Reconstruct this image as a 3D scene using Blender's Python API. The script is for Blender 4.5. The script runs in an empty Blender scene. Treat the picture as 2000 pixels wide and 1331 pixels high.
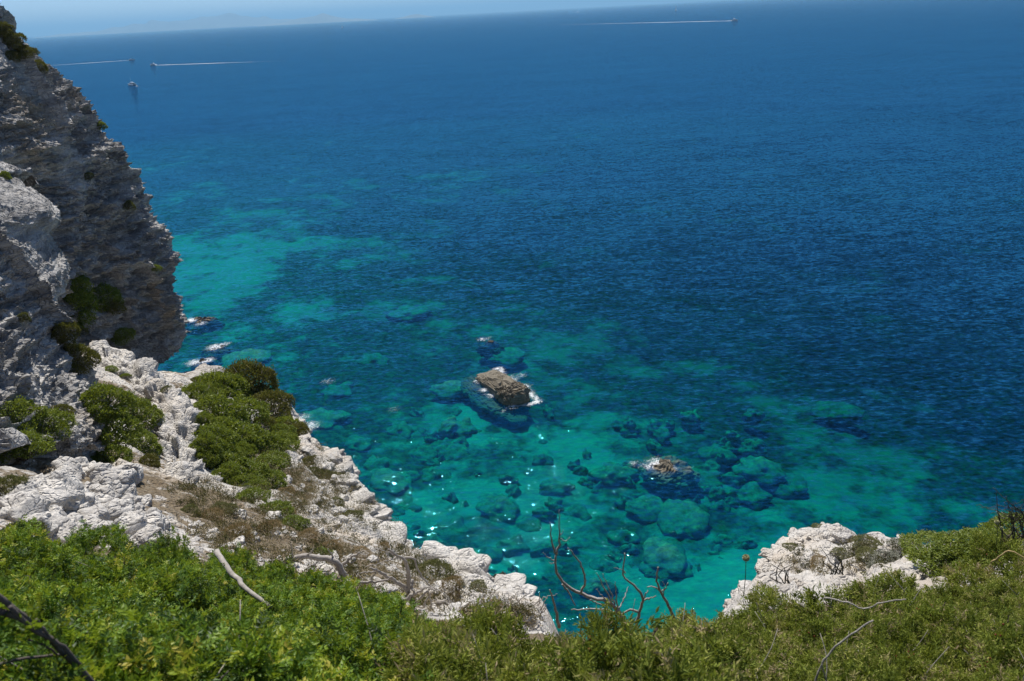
import bpy, math
import numpy as np
from mathutils import Vector, Matrix

scene = bpy.context.scene
COL = scene.collection
R = math.radians
rng = np.random.default_rng(11)

# ------------------------------------------------------------------ camera
H = 60.0                                   # eye height above the sea
F_PX, PITCH, ROLL = 1556.0, R(22.5), R(3.03)
_F = np.array([0, math.cos(PITCH), -math.sin(PITCH)])
_R0 = np.array([1.0, 0, 0]); _U0 = np.array([0, math.sin(PITCH), math.cos(PITCH)])
_RT = math.cos(ROLL) * _R0 - math.sin(ROLL) * _U0
_UP = math.sin(ROLL) * _R0 + math.cos(ROLL) * _U0
cam_d = bpy.data.cameras.new('camera'); cam = bpy.data.objects.new('camera', cam_d); COL.objects.link(cam)
M = Matrix(((_RT[0], _UP[0], -_F[0], 0), (_RT[1], _UP[1], -_F[1], 0), (_RT[2], _UP[2], -_F[2], H), (0, 0, 0, 1)))
cam.matrix_world = M
cam_d.sensor_width = 36; cam_d.lens = F_PX * 36 / 2000
cam_d.clip_start = 0.1; cam_d.clip_end = 200000
cam_d.dof.use_dof = True; cam_d.dof.focus_distance = 24; cam_d.dof.aperture_fstop = 5.0
scene.camera = cam

# ------------------------------------------------------------------ world, sun, exposure
SUN_AZ, SUN_EL = R(-11), R(56)             # azimuth from +Y towards +X
sun_dir = Vector((math.sin(SUN_AZ) * math.cos(SUN_EL), math.cos(SUN_AZ) * math.cos(SUN_EL), math.sin(SUN_EL)))
world = bpy.data.worlds.new('World'); scene.world = world; world.use_nodes = True
wn = world.node_tree; wn.nodes.clear()
sky = wn.nodes.new('ShaderNodeTexSky'); sky.sky_type = 'NISHITA'; sky.sun_disc = False
sky.sun_elevation = SUN_EL; sky.sun_rotation = SUN_AZ; sky.altitude = 60
sky.air_density = 0.6; sky.dust_density = 0.4; sky.ozone_density = 6.0
bg = wn.nodes.new('ShaderNodeBackground'); bg.inputs[1].default_value = 0.10
wo = wn.nodes.new('ShaderNodeOutputWorld')
wn.links.new(sky.outputs[0], bg.inputs[0]); wn.links.new(bg.outputs[0], wo.inputs[0])
sl = bpy.data.lights.new('sun', 'SUN'); sl.energy = 4.6; sl.angle = R(0.53); sl.color = (1.0, 0.95, 0.88)
so = bpy.data.objects.new('sun', sl); COL.objects.link(so)
so.rotation_euler = sun_dir.to_track_quat('Z', 'Y').to_euler(); so.location = (0, 0, 120)
vs = scene.view_settings
vs.view_transform = 'Standard'; vs.look = 'None'; vs.gamma = 1; vs.exposure = 0.3; vs.use_curve_mapping = False
cy = scene.cycles
cy.use_denoising = True; cy.max_bounces = 6; cy.diffuse_bounces = 2; cy.glossy_bounces = 2
cy.transmission_bounces = 4; cy.transparent_max_bounces = 8; cy.volume_bounces = 0
cy.sample_clamp_indirect = 4; cy.caustics_reflective = False; cy.caustics_refractive = False

# ------------------------------------------------------------------ helpers
def ray(px, py):
    v = _F + (px - 1000) / F_PX * _RT + (665.5 - py) / F_PX * _UP
    return v / np.linalg.norm(v)
def at(px, py, d):                         # point of that sight line at horizontal range d
    v = ray(px, py); t = d / math.hypot(v[0], v[1])
    return np.array([0, 0, H]) + v * t
def onz(px, py, z=0.0):                    # where that sight line meets the level z
    v = ray(px, py); t = (z - H) / v[2]
    return np.array([0, 0, H]) + v * t
def srgb(r, g, b):
    f = lambda c: (c / 255 / 12.92) if c <= 10 else ((c / 255 + 0.055) / 1.055) ** 2.4
    return (f(r), f(g), f(b), 1.0)

def _hash(ix, iy, iz, seed):
    h = (ix.astype(np.uint32) * np.uint32(0x8da6b343)) ^ (iy.astype(np.uint32) * np.uint32(0xd8163841)) ^ (iz.astype(np.uint32) * np.uint32(0xcb1ab31f))
    h = h + np.uint32((seed * 0x9E3779B1) & 0xffffffff)
    h ^= h >> np.uint32(15); h = h * np.uint32(0x2c1b3c6d); h ^= h >> np.uint32(12)
    h = h * np.uint32(0x297a2d39); h ^= h >> np.uint32(15)
    return h.astype(np.float64) / 4294967296.0
def vnoise(P, seed=0):                     # value noise in -1..1
    P = np.asarray(P, dtype=np.float64)
    I = np.floor(P).astype(np.int64); f = P - I
    w = f * f * f * (f * (f * 6 - 15) + 10)
    out = np.zeros(len(P))
    for dx in (0, 1):
        wx = w[:, 0] if dx else 1 - w[:, 0]
        for dy in (0, 1):
            wy = w[:, 1] if dy else 1 - w[:, 1]
            for dz in (0, 1):
                wz = w[:, 2] if dz else 1 - w[:, 2]
                out += wx * wy * wz * _hash(I[:, 0] + dx, I[:, 1] + dy, I[:, 2] + dz, seed)
    return out * 2 - 1
def fbm(P, oct=4, seed=0, gain=0.5):
    P = np.asarray(P, dtype=np.float64); a, s, o = 1.0, 0.0, np.zeros(len(P)); q = P.copy()
    for k in range(oct):
        o += a * vnoise(q, seed + k * 17); s += a; a *= gain; q = q * 2.03 + 11.3
    return o / s
def worley(P, seed=0):                     # F1, F2 and an id value of the nearest cell
    P = np.asarray(P, dtype=np.float64); I = np.floor(P).astype(np.int64)
    f1 = np.full(len(P), 9.0); f2 = np.full(len(P), 9.0); cid = np.zeros(len(P))
    for dx in (-1, 0, 1):
        for dy in (-1, 0, 1):
            for dz in (-1, 0, 1):
                c = I + np.array([dx, dy, dz])
                o = np.stack([_hash(c[:, 0], c[:, 1], c[:, 2], seed + k) for k in (1, 2, 3)], 1)
                d = np.sqrt(((c + o - P) ** 2).sum(1))
                n1 = d < f1
                f2 = np.where(n1, f1, np.minimum(f2, d))
                cid = np.where(n1, o[:, 0], cid); f1 = np.where(n1, d, f1)
    return f1, f2, cid
def sstep(a, b, x):
    t = np.clip((x - a) / (b - a), 0, 1); return t * t * (3 - 2 * t)

def mesh(name, V, Fc, attrs=None, smooth=True):
    V = np.asarray(V, dtype=np.float32); Fc = np.asarray(Fc, dtype=np.int32); k = Fc.shape[1]
    me = bpy.data.meshes.new(name)
    me.vertices.add(len(V)); me.vertices.foreach_set('co', V.ravel())
    me.loops.add(Fc.size); me.loops.foreach_set('vertex_index', Fc.ravel())
    me.polygons.add(len(Fc)); me.polygons.foreach_set('loop_start', np.arange(0, Fc.size, k, dtype=np.int32))
    me.polygons.foreach_set('use_smooth', np.full(len(Fc), smooth, dtype=bool))
    for an, av in (attrs or {}).items():
        a = me.attributes.new(an, 'FLOAT', 'POINT'); a.data.foreach_set('value', np.asarray(av, dtype=np.float32).ravel())
    me.update(calc_edges=True); me.validate()
    return me
def obj(name, me, mat=None, parent=None):
    o = bpy.data.objects.new(name, me); COL.objects.link(o)
    if mat is not None and len(me.materials) == 0: me.materials.append(mat)
    if parent is not None: o.parent = parent
    return o
def empty(name, loc=(0, 0, 0), rz=0.0):
    o = bpy.data.objects.new(name, None); COL.objects.link(o)
    o.location = tuple(loc); o.rotation_euler = (0, 0, rz); o.empty_display_size = 0.3
    return o
def tag(o, label=None, cat=None, group=None, kind=None):
    if label: o['label'] = label
    if cat: o['category'] = cat
    if group: o['group'] = group
    if kind: o['kind'] = kind
    return o
def copy_tree(o, parent=None):
    c = o.copy(); COL.objects.link(c); c.parent = parent
    for ch in list(o.children): copy_tree(ch, c)
    return c
def grid_faces(nu, nv):
    i = np.arange(nu * nv).reshape(nu, nv)
    return np.stack([i[:-1, :-1], i[1:, :-1], i[1:, 1:], i[:-1, 1:]], -1).reshape(-1, 4)
def tube(points, radii, n=6, jitter=0.0, seed=0, cap=True):
    P = np.asarray(points, dtype=float); r = np.asarray(radii, dtype=float); m = len(P)
    T = np.gradient(P, axis=0); T /= np.linalg.norm(T, axis=1)[:, None] + 1e-9
    ref = np.array([0.3, 0.2, 0.93]); A = np.cross(T, ref); A /= np.linalg.norm(A, axis=1)[:, None] + 1e-9
    B = np.cross(T, A); an = np.linspace(0, 2 * math.pi, n, endpoint=False)
    rr = np.repeat(r[:, None], n, 1)
    if jitter:
        g = np.random.default_rng(seed); rr = rr * (1 + jitter * g.normal(size=rr.shape))
    V = P[:, None] + rr[..., None] * (np.cos(an)[None, :, None] * A[:, None] + np.sin(an)[None, :, None] * B[:, None])
    V = V.reshape(-1, 3); Fs = []
    for i in range(m - 1):
        for j in range(n):
            Fs.append((i * n + j, i * n + (j + 1) % n, (i + 1) * n + (j + 1) % n, (i + 1) * n + j))
    if cap:
        V = np.vstack([V, P[0], P[-1]]); a, b = len(V) - 2, len(V) - 1
        for j in range(n):
            Fs.append((a, (j + 1) % n, j, j)); Fs.append((b, (m - 1) * n + j, (m - 1) * n + (j + 1) % n, (m - 1) * n + (j + 1) % n))
    return V, Fs
def join(parts):
    Vs, Fs, o = [], [], 0
    for V, Fc in parts:
        Vs.append(V); Fs += [tuple(x + o for x in f) for f in Fc]; o += len(V)
    return np.vstack(Vs), Fs
def poly_mesh(name, V, Fs, smooth=True):   # faces of mixed size; doubled corners of caps are dropped
    me = bpy.data.meshes.new(name)
    me.from_pydata([tuple(v) for v in V], [], [tuple(dict.fromkeys(f)) for f in Fs])
    if smooth: me.polygons.foreach_set('use_smooth', np.full(len(me.polygons), True))
    me.update(); return me

# ------------------------------------------------------------------ node helpers
class NT:
    def __init__(s, name):
        s.m = bpy.data.materials.new(name); s.m.use_nodes = True; s.t = s.m.node_tree; s.t.nodes.clear()
        s.out = s.n('ShaderNodeOutputMaterial')
    def n(s, typ, ins=None, **kw):
        x = s.t.nodes.new(typ)
        for k, v in kw.items(): setattr(x, k, v)
        for k, v in (ins or {}).items(): s.put(x, k, v)
        return x
    def put(s, x, k, v):
        if isinstance(v, bpy.types.NodeSocket): s.t.links.new(v, x.inputs[k])
        elif isinstance(v, bpy.types.Node): s.t.links.new(v.outputs[0], x.inputs[k])
        else: x.inputs[k].default_value = v
    def math(s, op, a, b=0.0, c=None, clamp=False):
        x = s.n('ShaderNodeMath', operation=op, use_clamp=clamp); s.put(x, 0, a); s.put(x, 1, b)
        if c is not None: s.put(x, 2, c)
        return x.outputs[0]
    def vmath(s, op, a, b=None):
        x = s.n('ShaderNodeVectorMath', operation=op); s.put(x, 0, a)
        if b is not None: s.put(x, 1, b)
        return x.outputs['Value'] if op in ('DOT_PRODUCT', 'LENGTH') else x.outputs[0]
    def pos(s): return s.n('ShaderNodeNewGeometry').outputs['Position']
    def mapping(s, vec, scale=(1, 1, 1), rot=(0, 0, 0), loc=(0, 0, 0)):
        return s.n('ShaderNodeMapping', {'Vector': vec, 'Scale': scale, 'Rotation': rot, 'Location': loc}).outputs[0]
    def noise(s, vec, scale=1.0, detail=3.0, rough=0.5, color=False, dist=0.0):
        x = s.n('ShaderNodeTexNoise', {'Vector': vec, 'Scale': scale, 'Detail': detail, 'Roughness': rough, 'Distortion': dist})
        return x.outputs['Color' if color else 'Fac']
    def ramp(s, fac, stops, interp='LINEAR'):
        x = s.n('ShaderNodeValToRGB', {'Fac': fac}); cr = x.color_ramp; cr.interpolation = interp
        while len(cr.elements) < len(stops): cr.elements.new(0.5)
        for e, (p, c) in zip(cr.elements, stops): e.position = p; e.color = c if len(c) == 4 else (*c, 1)
        return x.outputs[0]
    def rng(s, v, a, b, c=0.0, d=1.0, smooth=True):
        x = s.n('ShaderNodeMapRange', {'Value': v, 'From Min': a, 'From Max': b, 'To Min': c, 'To Max': d})
        x.interpolation_type = 'SMOOTHSTEP' if smooth else 'LINEAR'; return x.outputs[0]
    def mix(s, f, a, b):
        x = s.n('ShaderNodeMix', data_type='RGBA'); s.put(x, 0, f); s.put(x, 6, a); s.put(x, 7, b); return x.outputs[2]
    def attr(s, name): return s.n('ShaderNodeAttribute', attribute_name=name).outputs['Fac']
    def mixsh(s, f, a, b):
        x = s.n('ShaderNodeMixShader'); s.put(x, 0, f); s.put(x, 1, a); s.put(x, 2, b); return x
    def bump(s, h, strength=0.5, dist=0.05):
        return s.n('ShaderNodeBump', {'Height': h, 'Strength': strength, 'Distance': dist}).outputs[0]
    def pbr(s, color, rough=0.8, spec=0.2, normal=None, **kw):
        ins = {'Base Color': color, 'Roughness': rough, 'Specular IOR Level': spec}; ins.update(kw)
        x = s.n('ShaderNodeBsdfPrincipled', ins)
        if normal is not None: s.put(x, 'Normal', normal)
        return x
    def end(s, sh): s.t.links.new(sh.outputs[0], s.out.inputs[0]); return s.m

def simple(name, rgb, rough=0.6, spec=0.3, vary=0.0, scale=8.0):
    t = NT(name)
    if vary:
        n = t.noise(t.n('ShaderNodeTexCoord').outputs['Object'], scale, 4)
        c = t.mix(n, tuple(x * (1 - vary) for x in rgb) + (1,), tuple(min(1, x * (1 + vary)) for x in rgb) + (1,))
    else: c = (*rgb, 1)
    return t.end(t.pbr(c, rough, spec))

# ------------------------------------------------------------------ materials of the setting
def limestone(name, light, grey, ochre, soil=False, bump=0.5, patch=0.25):
    t = NT(name); p = t.pos()
    n1 = t.noise(p, 0.22, 5, 0.6); n2 = t.noise(t.mapping(p, (0.6, 0.6, 2.4)), 1.0, 6, 0.62); n3 = t.noise(p, 9.0, 5, 0.7)
    c = t.mix(t.rng(n2, 0.36, 0.62), grey, light)
    c = t.mix(t.math('MULTIPLY', t.rng(n1, 0.52, 0.68), 0.65), c, ochre)
    spots = t.rng(t.noise(p, 3.2, 6, 0.75), 0.60, 0.70)
    c = t.mix(t.math('MULTIPLY', spots, patch * 2), c, (0.10, 0.095, 0.085, 1))
    c = t.mix(t.math('MULTIPLY', t.rng(n3, 0.3, 0.7), 0.18), c, (0.8, 0.78, 0.74, 1))
    if soil:
        s = t.attr('soil')
        sn = t.math('ADD', s, t.math('MULTIPLY', t.math('SUBTRACT', t.noise(p, 2.6, 6, 0.7), 0.5), 1.3))
        sc = t.ramp(t.noise(p, 5.0, 6, 0.7), [(0.25, (0.09, 0.065, 0.04)), (0.5, (0.20, 0.155, 0.10)), (0.75, (0.36, 0.31, 0.23))])
        c = t.mix(t.rng(sn, 0.40, 0.60), c, sc)
    vo = t.n('ShaderNodeTexVoronoi', {'Vector': t.vmath('ADD', t.mapping(p, (1, 1, 2.0)), t.vmath('SCALE', t.noise(p, 2.0, 3, 0.6, color=True))), 'Scale': 2.6}, feature='DISTANCE_TO_EDGE').outputs[0]
    hb = t.math('ADD', t.math('MULTIPLY', t.noise(t.mapping(p, (1, 1, 2.2)), 3.0, 8, 0.7), 1.3), t.math('MULTIPLY', n3, 0.4))
    hb = t.math('ADD', hb, t.math('MULTIPLY', t.rng(vo, 0.0, 0.16), 0.6))
    return t.end(t.pbr(c, 0.9, 0.15, t.bump(hb, bump, 0.2)))
M_CLIFF = limestone('limestone_cliff', (0.62, 0.60, 0.565, 1), (0.23, 0.225, 0.22, 1), (0.42, 0.33, 0.22, 1), bump=0.9)
M_GROUND = limestone('limestone_ground', (0.66, 0.62, 0.56, 1), (0.46, 0.43, 0.39, 1), (0.52, 0.43, 0.33, 1), soil=True, bump=0.7, patch=0.28)
M_WHITE = limestone('limestone_white', (0.68, 0.645, 0.59, 1), (0.47, 0.445, 0.41, 1), (0.56, 0.49, 0.40, 1), bump=0.7, patch=0.28)
def wetrock(name, c1, c2):
    t = NT(name); p = t.pos(); n = t.noise(p, 1.1, 6, 0.65)
    c = t.ramp(n, [(0.3, c1), (0.7, c2)])
    return t.end(t.pbr(c, 0.7, 0.3, t.bump(t.noise(p, 2.2, 7, 0.7), 0.7, 0.2)))
M_SEAROCK = wetrock('sea_rock', (0.10, 0.08, 0.045), (0.27, 0.235, 0.175))
M_DARKROCK = wetrock('algae_rock', (0.065, 0.048, 0.03), (0.20, 0.15, 0.09))
M_SUNK = wetrock('sunken_rock', (0.09, 0.085, 0.045), (0.42, 0.38, 0.22))

# sea floor: pale sand, dark seagrass
t = NT('sea_floor'); p = t.pos()
s = t.math('ADD', t.attr('sand'), t.math('MULTIPLY', t.math('SUBTRACT', t.noise(p, 0.5, 7, 0.7, dist=0.5), 0.5), 1.3))
sandc = t.mix(t.noise(p, 0.7, 5, 0.6), (0.33, 0.31, 0.23, 1), (0.56, 0.53, 0.41, 1))
weed = t.mix(t.rng(t.noise(p, 0.9, 6, 0.7), 0.35, 0.65), (0.03, 0.035, 0.025, 1), (0.16, 0.16, 0.09, 1))
M_FLOOR = t.end(t.pbr(t.mix(t.rng(s, 0.22, 0.78), weed, sandc), 0.95, 0.05))

# the sea: Fresnel mirror over a clear, absorbing body of blue water; foam where the attribute says so
t = NT('sea_water'); p = t.pos()
def slope(scale, rot, k, detail, rough=0.55):
    c = t.noise(t.mapping(p, scale, (0, 0, rot)), 1.0, detail, rough, color=True)
    return t.vmath('MULTIPLY', t.vmath('SUBTRACT', c, (0.5, 0.5, 0.5)), (k, k, 0))
gust = t.rng(t.noise(t.mapping(p, (0.006, 0.016, 0.01), (0, 0, 0.25)), 1.0, 4, 0.6), 0.3, 0.7, 0.75, 1.25)
sl_ = t.vmath('ADD', slope((0.20, 0.58, 0.2), 0.22, 0.36, 2.0), slope((0.9, 2.0, 0.5), -0.1, 1.15, 4.0, 0.62))
sl_ = t.vmath('ADD', sl_, slope((0.03, 0.07, 0.1), 0.4, 0.14, 2.0))
sl_ = t.vmath('SCALE', sl_); t.put(sl_.node, 'Scale', gust)
nrm = t.vmath('NORMALIZE', t.vmath('ADD', sl_, (0, 0, 1)))
fres = t.n('ShaderNodeFresnel', {'IOR': 1.333, 'Normal': nrm}).outputs[0]
fres = t.math('MINIMUM', t.math('MULTIPLY', fres, 0.8), 0.36)
sxyz = t.n('ShaderNodeSeparateXYZ', {0: sl_}).outputs[1]
murk_ripple_shade = t.math('ADD', 0.24, t.math('MULTIPLY', sxyz, 0.9), clamp=True)  # even murk, plus ripple light and dark put into the mix by slope
body = t.mixsh(murk_ripple_shade, t.n('ShaderNodeBsdfTransparent', {'Color': (0.93, 1.0, 1.0, 1)}),
               t.n('ShaderNodeBsdfDiffuse', {'Color': (0.0003, 0.041, 0.142, 1), 'Normal': nrm}))
gl = t.n('ShaderNodeBsdfGlossy', {'Color': (0.17, 0.64, 0.92, 1), 'Roughness': 0.035, 'Normal': nrm})
water = t.mixsh(fres, body, gl)
fo = t.attr('foam')
fn = t.noise(t.mapping(p, (1.3, 1.7, 1)), 2.2, 8, 0.78, dist=1.2)
ff = t.rng(t.math('ADD', fo, t.math('MULTIPLY', t.math('SUBTRACT', fn, 0.5), 2.4)), 0.46, 0.95)
foam = t.n('ShaderNodeBsdfDiffuse', {'Color': (0.86, 0.88, 0.88, 1)})
t.end(t.mixsh(ff, water, foam))
va = t.n('ShaderNodeVolumeAbsorption', {'Color': (0.0, 0.926, 0.914, 1), 'Density': 0.80})
t.t.links.new(va.outputs[0], t.out.inputs['Volume'])
M_SEA = t.m

# ------------------------------------------------------------------ terrain under the viewer: slope, terrace and brink
G = []                                     # ground control points: pixel column, row, range, height correction
G += [(-300, 1331, 3.0, -.6), (0, 1331, 3.2, -.6), (500, 1331, 3.2, -.6), (1000, 1331, 3.3, -.55), (1500, 1331, 3.2, -.5), (2000, 1331, 3.2, -.5), (2400, 1331, 3.4, -.5)]
G += [(0, 1030, 9, -.8), (330, 1050, 9.5, -.8), (640, 1150, 8.5, -.7), (750, 1180, 8, -.7), (400, 1200, 6, -.7)]
G += [(450, 1040, 16, 0), (600, 1105, 14.5, 0), (700, 1155, 13, 0), (900, 1190, 13, 0), (1000, 1225, 11.5, 0), (820, 1200, 11, 0)]
G += [(500, 1000, 20, 0), (700, 1060, 19, 0), (850, 1130, 18, 0), (950, 1160, 17, 0)]
G += [(400, 960, 24, 0), (450, 900, 30, 0), (420, 800, 37, 0), (530, 880, 33, 0), (600, 950, 29, 0), (650, 1000, 25, 0), (560, 860, 35, 0)]
G += [(300, 800, 32, 0), (350, 930, 25, 0), (200, 900, 22, 0), (200, 720, 35, 0), (300, 1000, 17, 0), (100, 960, 17, 0), (240, 760, 32, 0), (320, 740, 40, 0)]
G += [(0, 900, 20, 0), (-300, 900, 18, 0), (-300, 1100, 9, 0), (-600, 900, 22, 0)]
G += [(1150, 1240, 6.0, -.85), (1300, 1225, 6.0, -.88), (1420, 1190, 6.0, -.85), (1560, 1150, 6.5, -.88), (1700, 1115, 7, -.95), (1850, 1095, 7.5, -.95), (2000, 1065, 8, -.8)]
G += [(1560, 1110, 15, 0), (1650, 1080, 17, 0), (1750, 1085, 14, 0), (1640, 1130, 11, 0), (1800, 1105, 10.5, 0), (1920, 1075, 11.5, 0), (2300, 1000, 13, 0), (2300, 1331, 4, -.4)]
BR = [(3000, 980, 30), (2300, 985, 17), (2000, 1040, 13.5), (1900, 1062, 14.5), (1820, 1048, 16.5), (1755, 1036, 19.5), (1690, 1026, 21.5), (1610, 1019, 22.5), (1508, 1036, 21.3), (1520, 1062, 19.8),
      (1476, 1104, 17.4), (1468, 1130, 15.5), (1440, 1200, 10.5), (1330, 1250, 8.0), (1200, 1255, 7.8), (1110, 1240, 10), (1064, 1200, 14.5), (1010, 1160, 17.5), (925, 1106, 20.5), (832, 1100, 23.5), (770, 1030, 27.0),
      (705, 950, 31.5), (655, 890, 35), (600, 848, 38), (560, 790, 41), (520, 752, 44), (470, 725, 47), (380, 725, 49), (290, 735, 48), (150, 720, 52), (-400, 760, 60), (-900, 1331, 60)]
gp = np.array([at(a, b, d) + np.array([0, 0, dz]) for a, b, d, dz in G])
bp = np.array([at(a, b, d) for a, b, d in BR])
ctrl = np.vstack([gp, bp[:-2], [[0, 0, 58.3], [6, -8, 60], [-8, -8, 60], [-25, -5, 60], [20, -5, 59]]])
def rbf_fit(X, y):
    d = np.linalg.norm(X[:, None] - X[None], axis=-1); n = len(X)
    A = np.zeros((n + 3, n + 3)); A[:n, :n] = d + np.eye(n) * -0.15; A[:n, n] = 1; A[:n, n + 1:] = X; A[n, :n] = 1; A[n + 1:, :n] = X.T
    w = np.linalg.solve(A, np.concatenate([y, [0, 0, 0]]))
    def ev(Q):
        out = np.zeros(len(Q))
        for i in range(0, len(Q), 40000):
            q = Q[i:i + 40000]; out[i:i + 40000] = np.linalg.norm(q[:, None] - X[None], axis=-1) @ w[:n] + w[n] + q @ w[n + 1:]
        return out
    return ev
zfun = rbf_fit(ctrl[:, :2], ctrl[:, 2])
LAND = np.vstack([bp[:, :2], [[-60, -14], [30, -14]]]); LZ = np.concatenate([bp[:, 2], [60, 60]])
def land_sdf(Q):                           # positive inside; also the height of the nearest brink point
    best = np.full(len(Q), 1e9); bz = np.zeros(len(Q)); ins = np.zeros(len(Q), bool); n = len(LAND)
    for i in range(n):
        a, b = LAND[i], LAND[(i + 1) % n]; ab = b - a
        tt = np.clip(((Q - a) @ ab) / (ab @ ab), 0, 1)
        d = np.linalg.norm(Q - (a + tt[:, None] * ab), axis=1)
        m = d < best; best = np.where(m, d, best); bz = np.where(m, LZ[i] * (1 - tt) + LZ[(i + 1) % n] * tt, bz)
        c = (a[1] > Q[:, 1]) != (b[1] > Q[:, 1])
        xi = a[0] + (Q[:, 1] - a[1]) / (ab[1] if abs(ab[1]) > 1e-9 else 1e-9) * ab[0]
        ins ^= c & (Q[:, 0] < xi)
    return np.where(ins, best, -best), bz
STEP = 0.13
gx = np.arange(-38, 27, STEP); gy = np.arange(-9, 53, STEP)
X, Y = np.meshgrid(gx, gy, indexing='ij'); Q = np.stack([X.ravel(), Y.ravel()], 1)
wob = np.stack([fbm(np.c_[Q * 0.55, np.zeros(len(Q))], 4, 5), fbm(np.c_[Q * 0.55, np.full(len(Q), 7.0)], 4, 9)], 1) * 0.9
wob += 0.55 * np.stack([fbm(np.c_[Q * 1.7, np.zeros(len(Q))], 3, 15, 0.6), fbm(np.c_[Q * 1.7, np.full(len(Q), 7.0)], 3, 19, 0.6)], 1)
wob *= sstep(6, 14, np.linalg.norm(Q, axis=1))[:, None]
sd, bz = land_sdf(Q + wob)
zi = zfun(Q)
z = np.where(sd > 0, np.where(sd < 2.5, zi * sstep(0, 2.5, sd) + np.minimum(zi, bz + 0.4) * (1 - sstep(0, 2.5, sd)), zi), bz + 4.5 * np.minimum(sd, 0))
z = np.maximum(z, -7.0)
dist = np.linalg.norm(Q, axis=1)
P3 = np.c_[Q, z]
edge = sstep(3.2, 0.6, sd)                 # white bare rock along the brink
f1, f2, cid = worley(P3 * np.array([0.9, 0.9, 0.9]) + fbm(P3 * 0.7, 2, 3)[:, None] * 0.5, 4)
g1, g2, cid2 = worley(P3 * 2.6, 14)
soiln = fbm(P3 * np.array([.35, .35, .35]), 4, 21)
soil = np.clip(0.62 + 0.55 * soiln - 0.75 * edge, 0, 1)
soil = np.where(dist < 10, 1.0, np.clip(soil - 0.16 * sstep(16, 24, dist), 0, 1))
right = (Q[:, 0] > 5) & (dist > 9)
soil = np.where(right, np.clip(soil - 0.42, 0, 1), soil); z = np.where(right, z - 0.42, z)
rockamt = (1 - soil) * sstep(8, 12, dist)
disp = rockamt * (0.34 * (cid - 0.5) + 0.28 * np.clip(f2 - f1, 0, 0.5) + 0.16 * (cid2 - .5) + 0.16 * np.clip(g2 - g1, 0, .5) + 0.35 * fbm(P3 * 0.5, 3, 31))
strat = np.tanh(2.5 * vnoise(np.c_[P3[:, 0] * .5, P3[:, 1] * .5, P3[:, 2] * 2.2], 41)) * 0.22 * rockamt
_cl = sstep(-1.6, 0.5, sd); disp = np.clip(disp, -0.5, 0.4) * _cl; strat = strat * _cl
z2 = z + disp * 0.9 + strat + 0.10 * fbm(P3 * 1.2, 3, 51) * sstep(3, 8, dist)
_g = z2.reshape(X.shape); _k = 5
for ax_ in (0, 1):
    _p = np.pad(_g, [(_k + 1, _k) if a_ == ax_ else (0, 0) for a_ in (0, 1)], mode='edge'); _c2 = np.cumsum(_p, axis=ax_)
    n_ = _g.shape[ax_]; _g = (np.take(_c2, np.arange(2 * _k + 1, 2 * _k + 1 + n_), ax_) - np.take(_c2, np.arange(n_), ax_)) / (2 * _k + 1)
z2 = np.where(dist > 9, np.minimum(z2, _g.ravel() + 0.45), z2)
keep = (sd > -6).reshape(X.shape)
V = np.c_[Q, z2]
Fg = grid_faces(len(gx), len(gy))
kk = keep.ravel()[Fg].any(1)
Fg = Fg[kk]; used, inv = np.unique(Fg, return_inverse=True)
Fg = inv.reshape(-1, 4); V = V[used]
terrain = obj('terrain', mesh('terrain', V, Fg, {'soil': soil[used]}), M_GROUND)
tag(terrain, 'steep limestone slope with dry soil running down to the cliff brink', None, None, 'structure')

# ------------------------------------------------------------------ cliffs: sheets of bedded limestone
def resample(C, n, axis, w=None):          # Catmull-Rom along one axis; w weighs how many rows each interval gets
    C = np.moveaxis(C, axis, 0); m = len(C)
    s = np.linalg.norm(np.diff(C, axis=0), axis=-1)
    s = s.mean(axis=tuple(range(1, s.ndim))) if s.ndim > 1 else s
    if w is not None: s = s * np.asarray(w)
    u = np.concatenate([[0], np.cumsum(s)]); u /= u[-1]
    tt = np.linspace(0, 1, n); i = np.clip(np.searchsorted(u, tt, 'right') - 1, 0, m - 2)
    f = ((tt - u[i]) / (u[i + 1] - u[i] + 1e-12)).reshape((-1,) + (1,) * (C.ndim - 1))
    p0, p1, p2, p3 = C[np.maximum(i - 1, 0)], C[i], C[i + 1], C[np.minimum(i + 2, m - 1)]
    o = 0.5 * (2 * p1 + (p2 - p0) * f + (2 * p0 - 5 * p1 + 4 * p2 - p3) * f ** 2 + (3 * p1 - p0 - 3 * p2 + p3) * f ** 3)
    return np.moveaxis(o, 0, axis)
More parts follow.
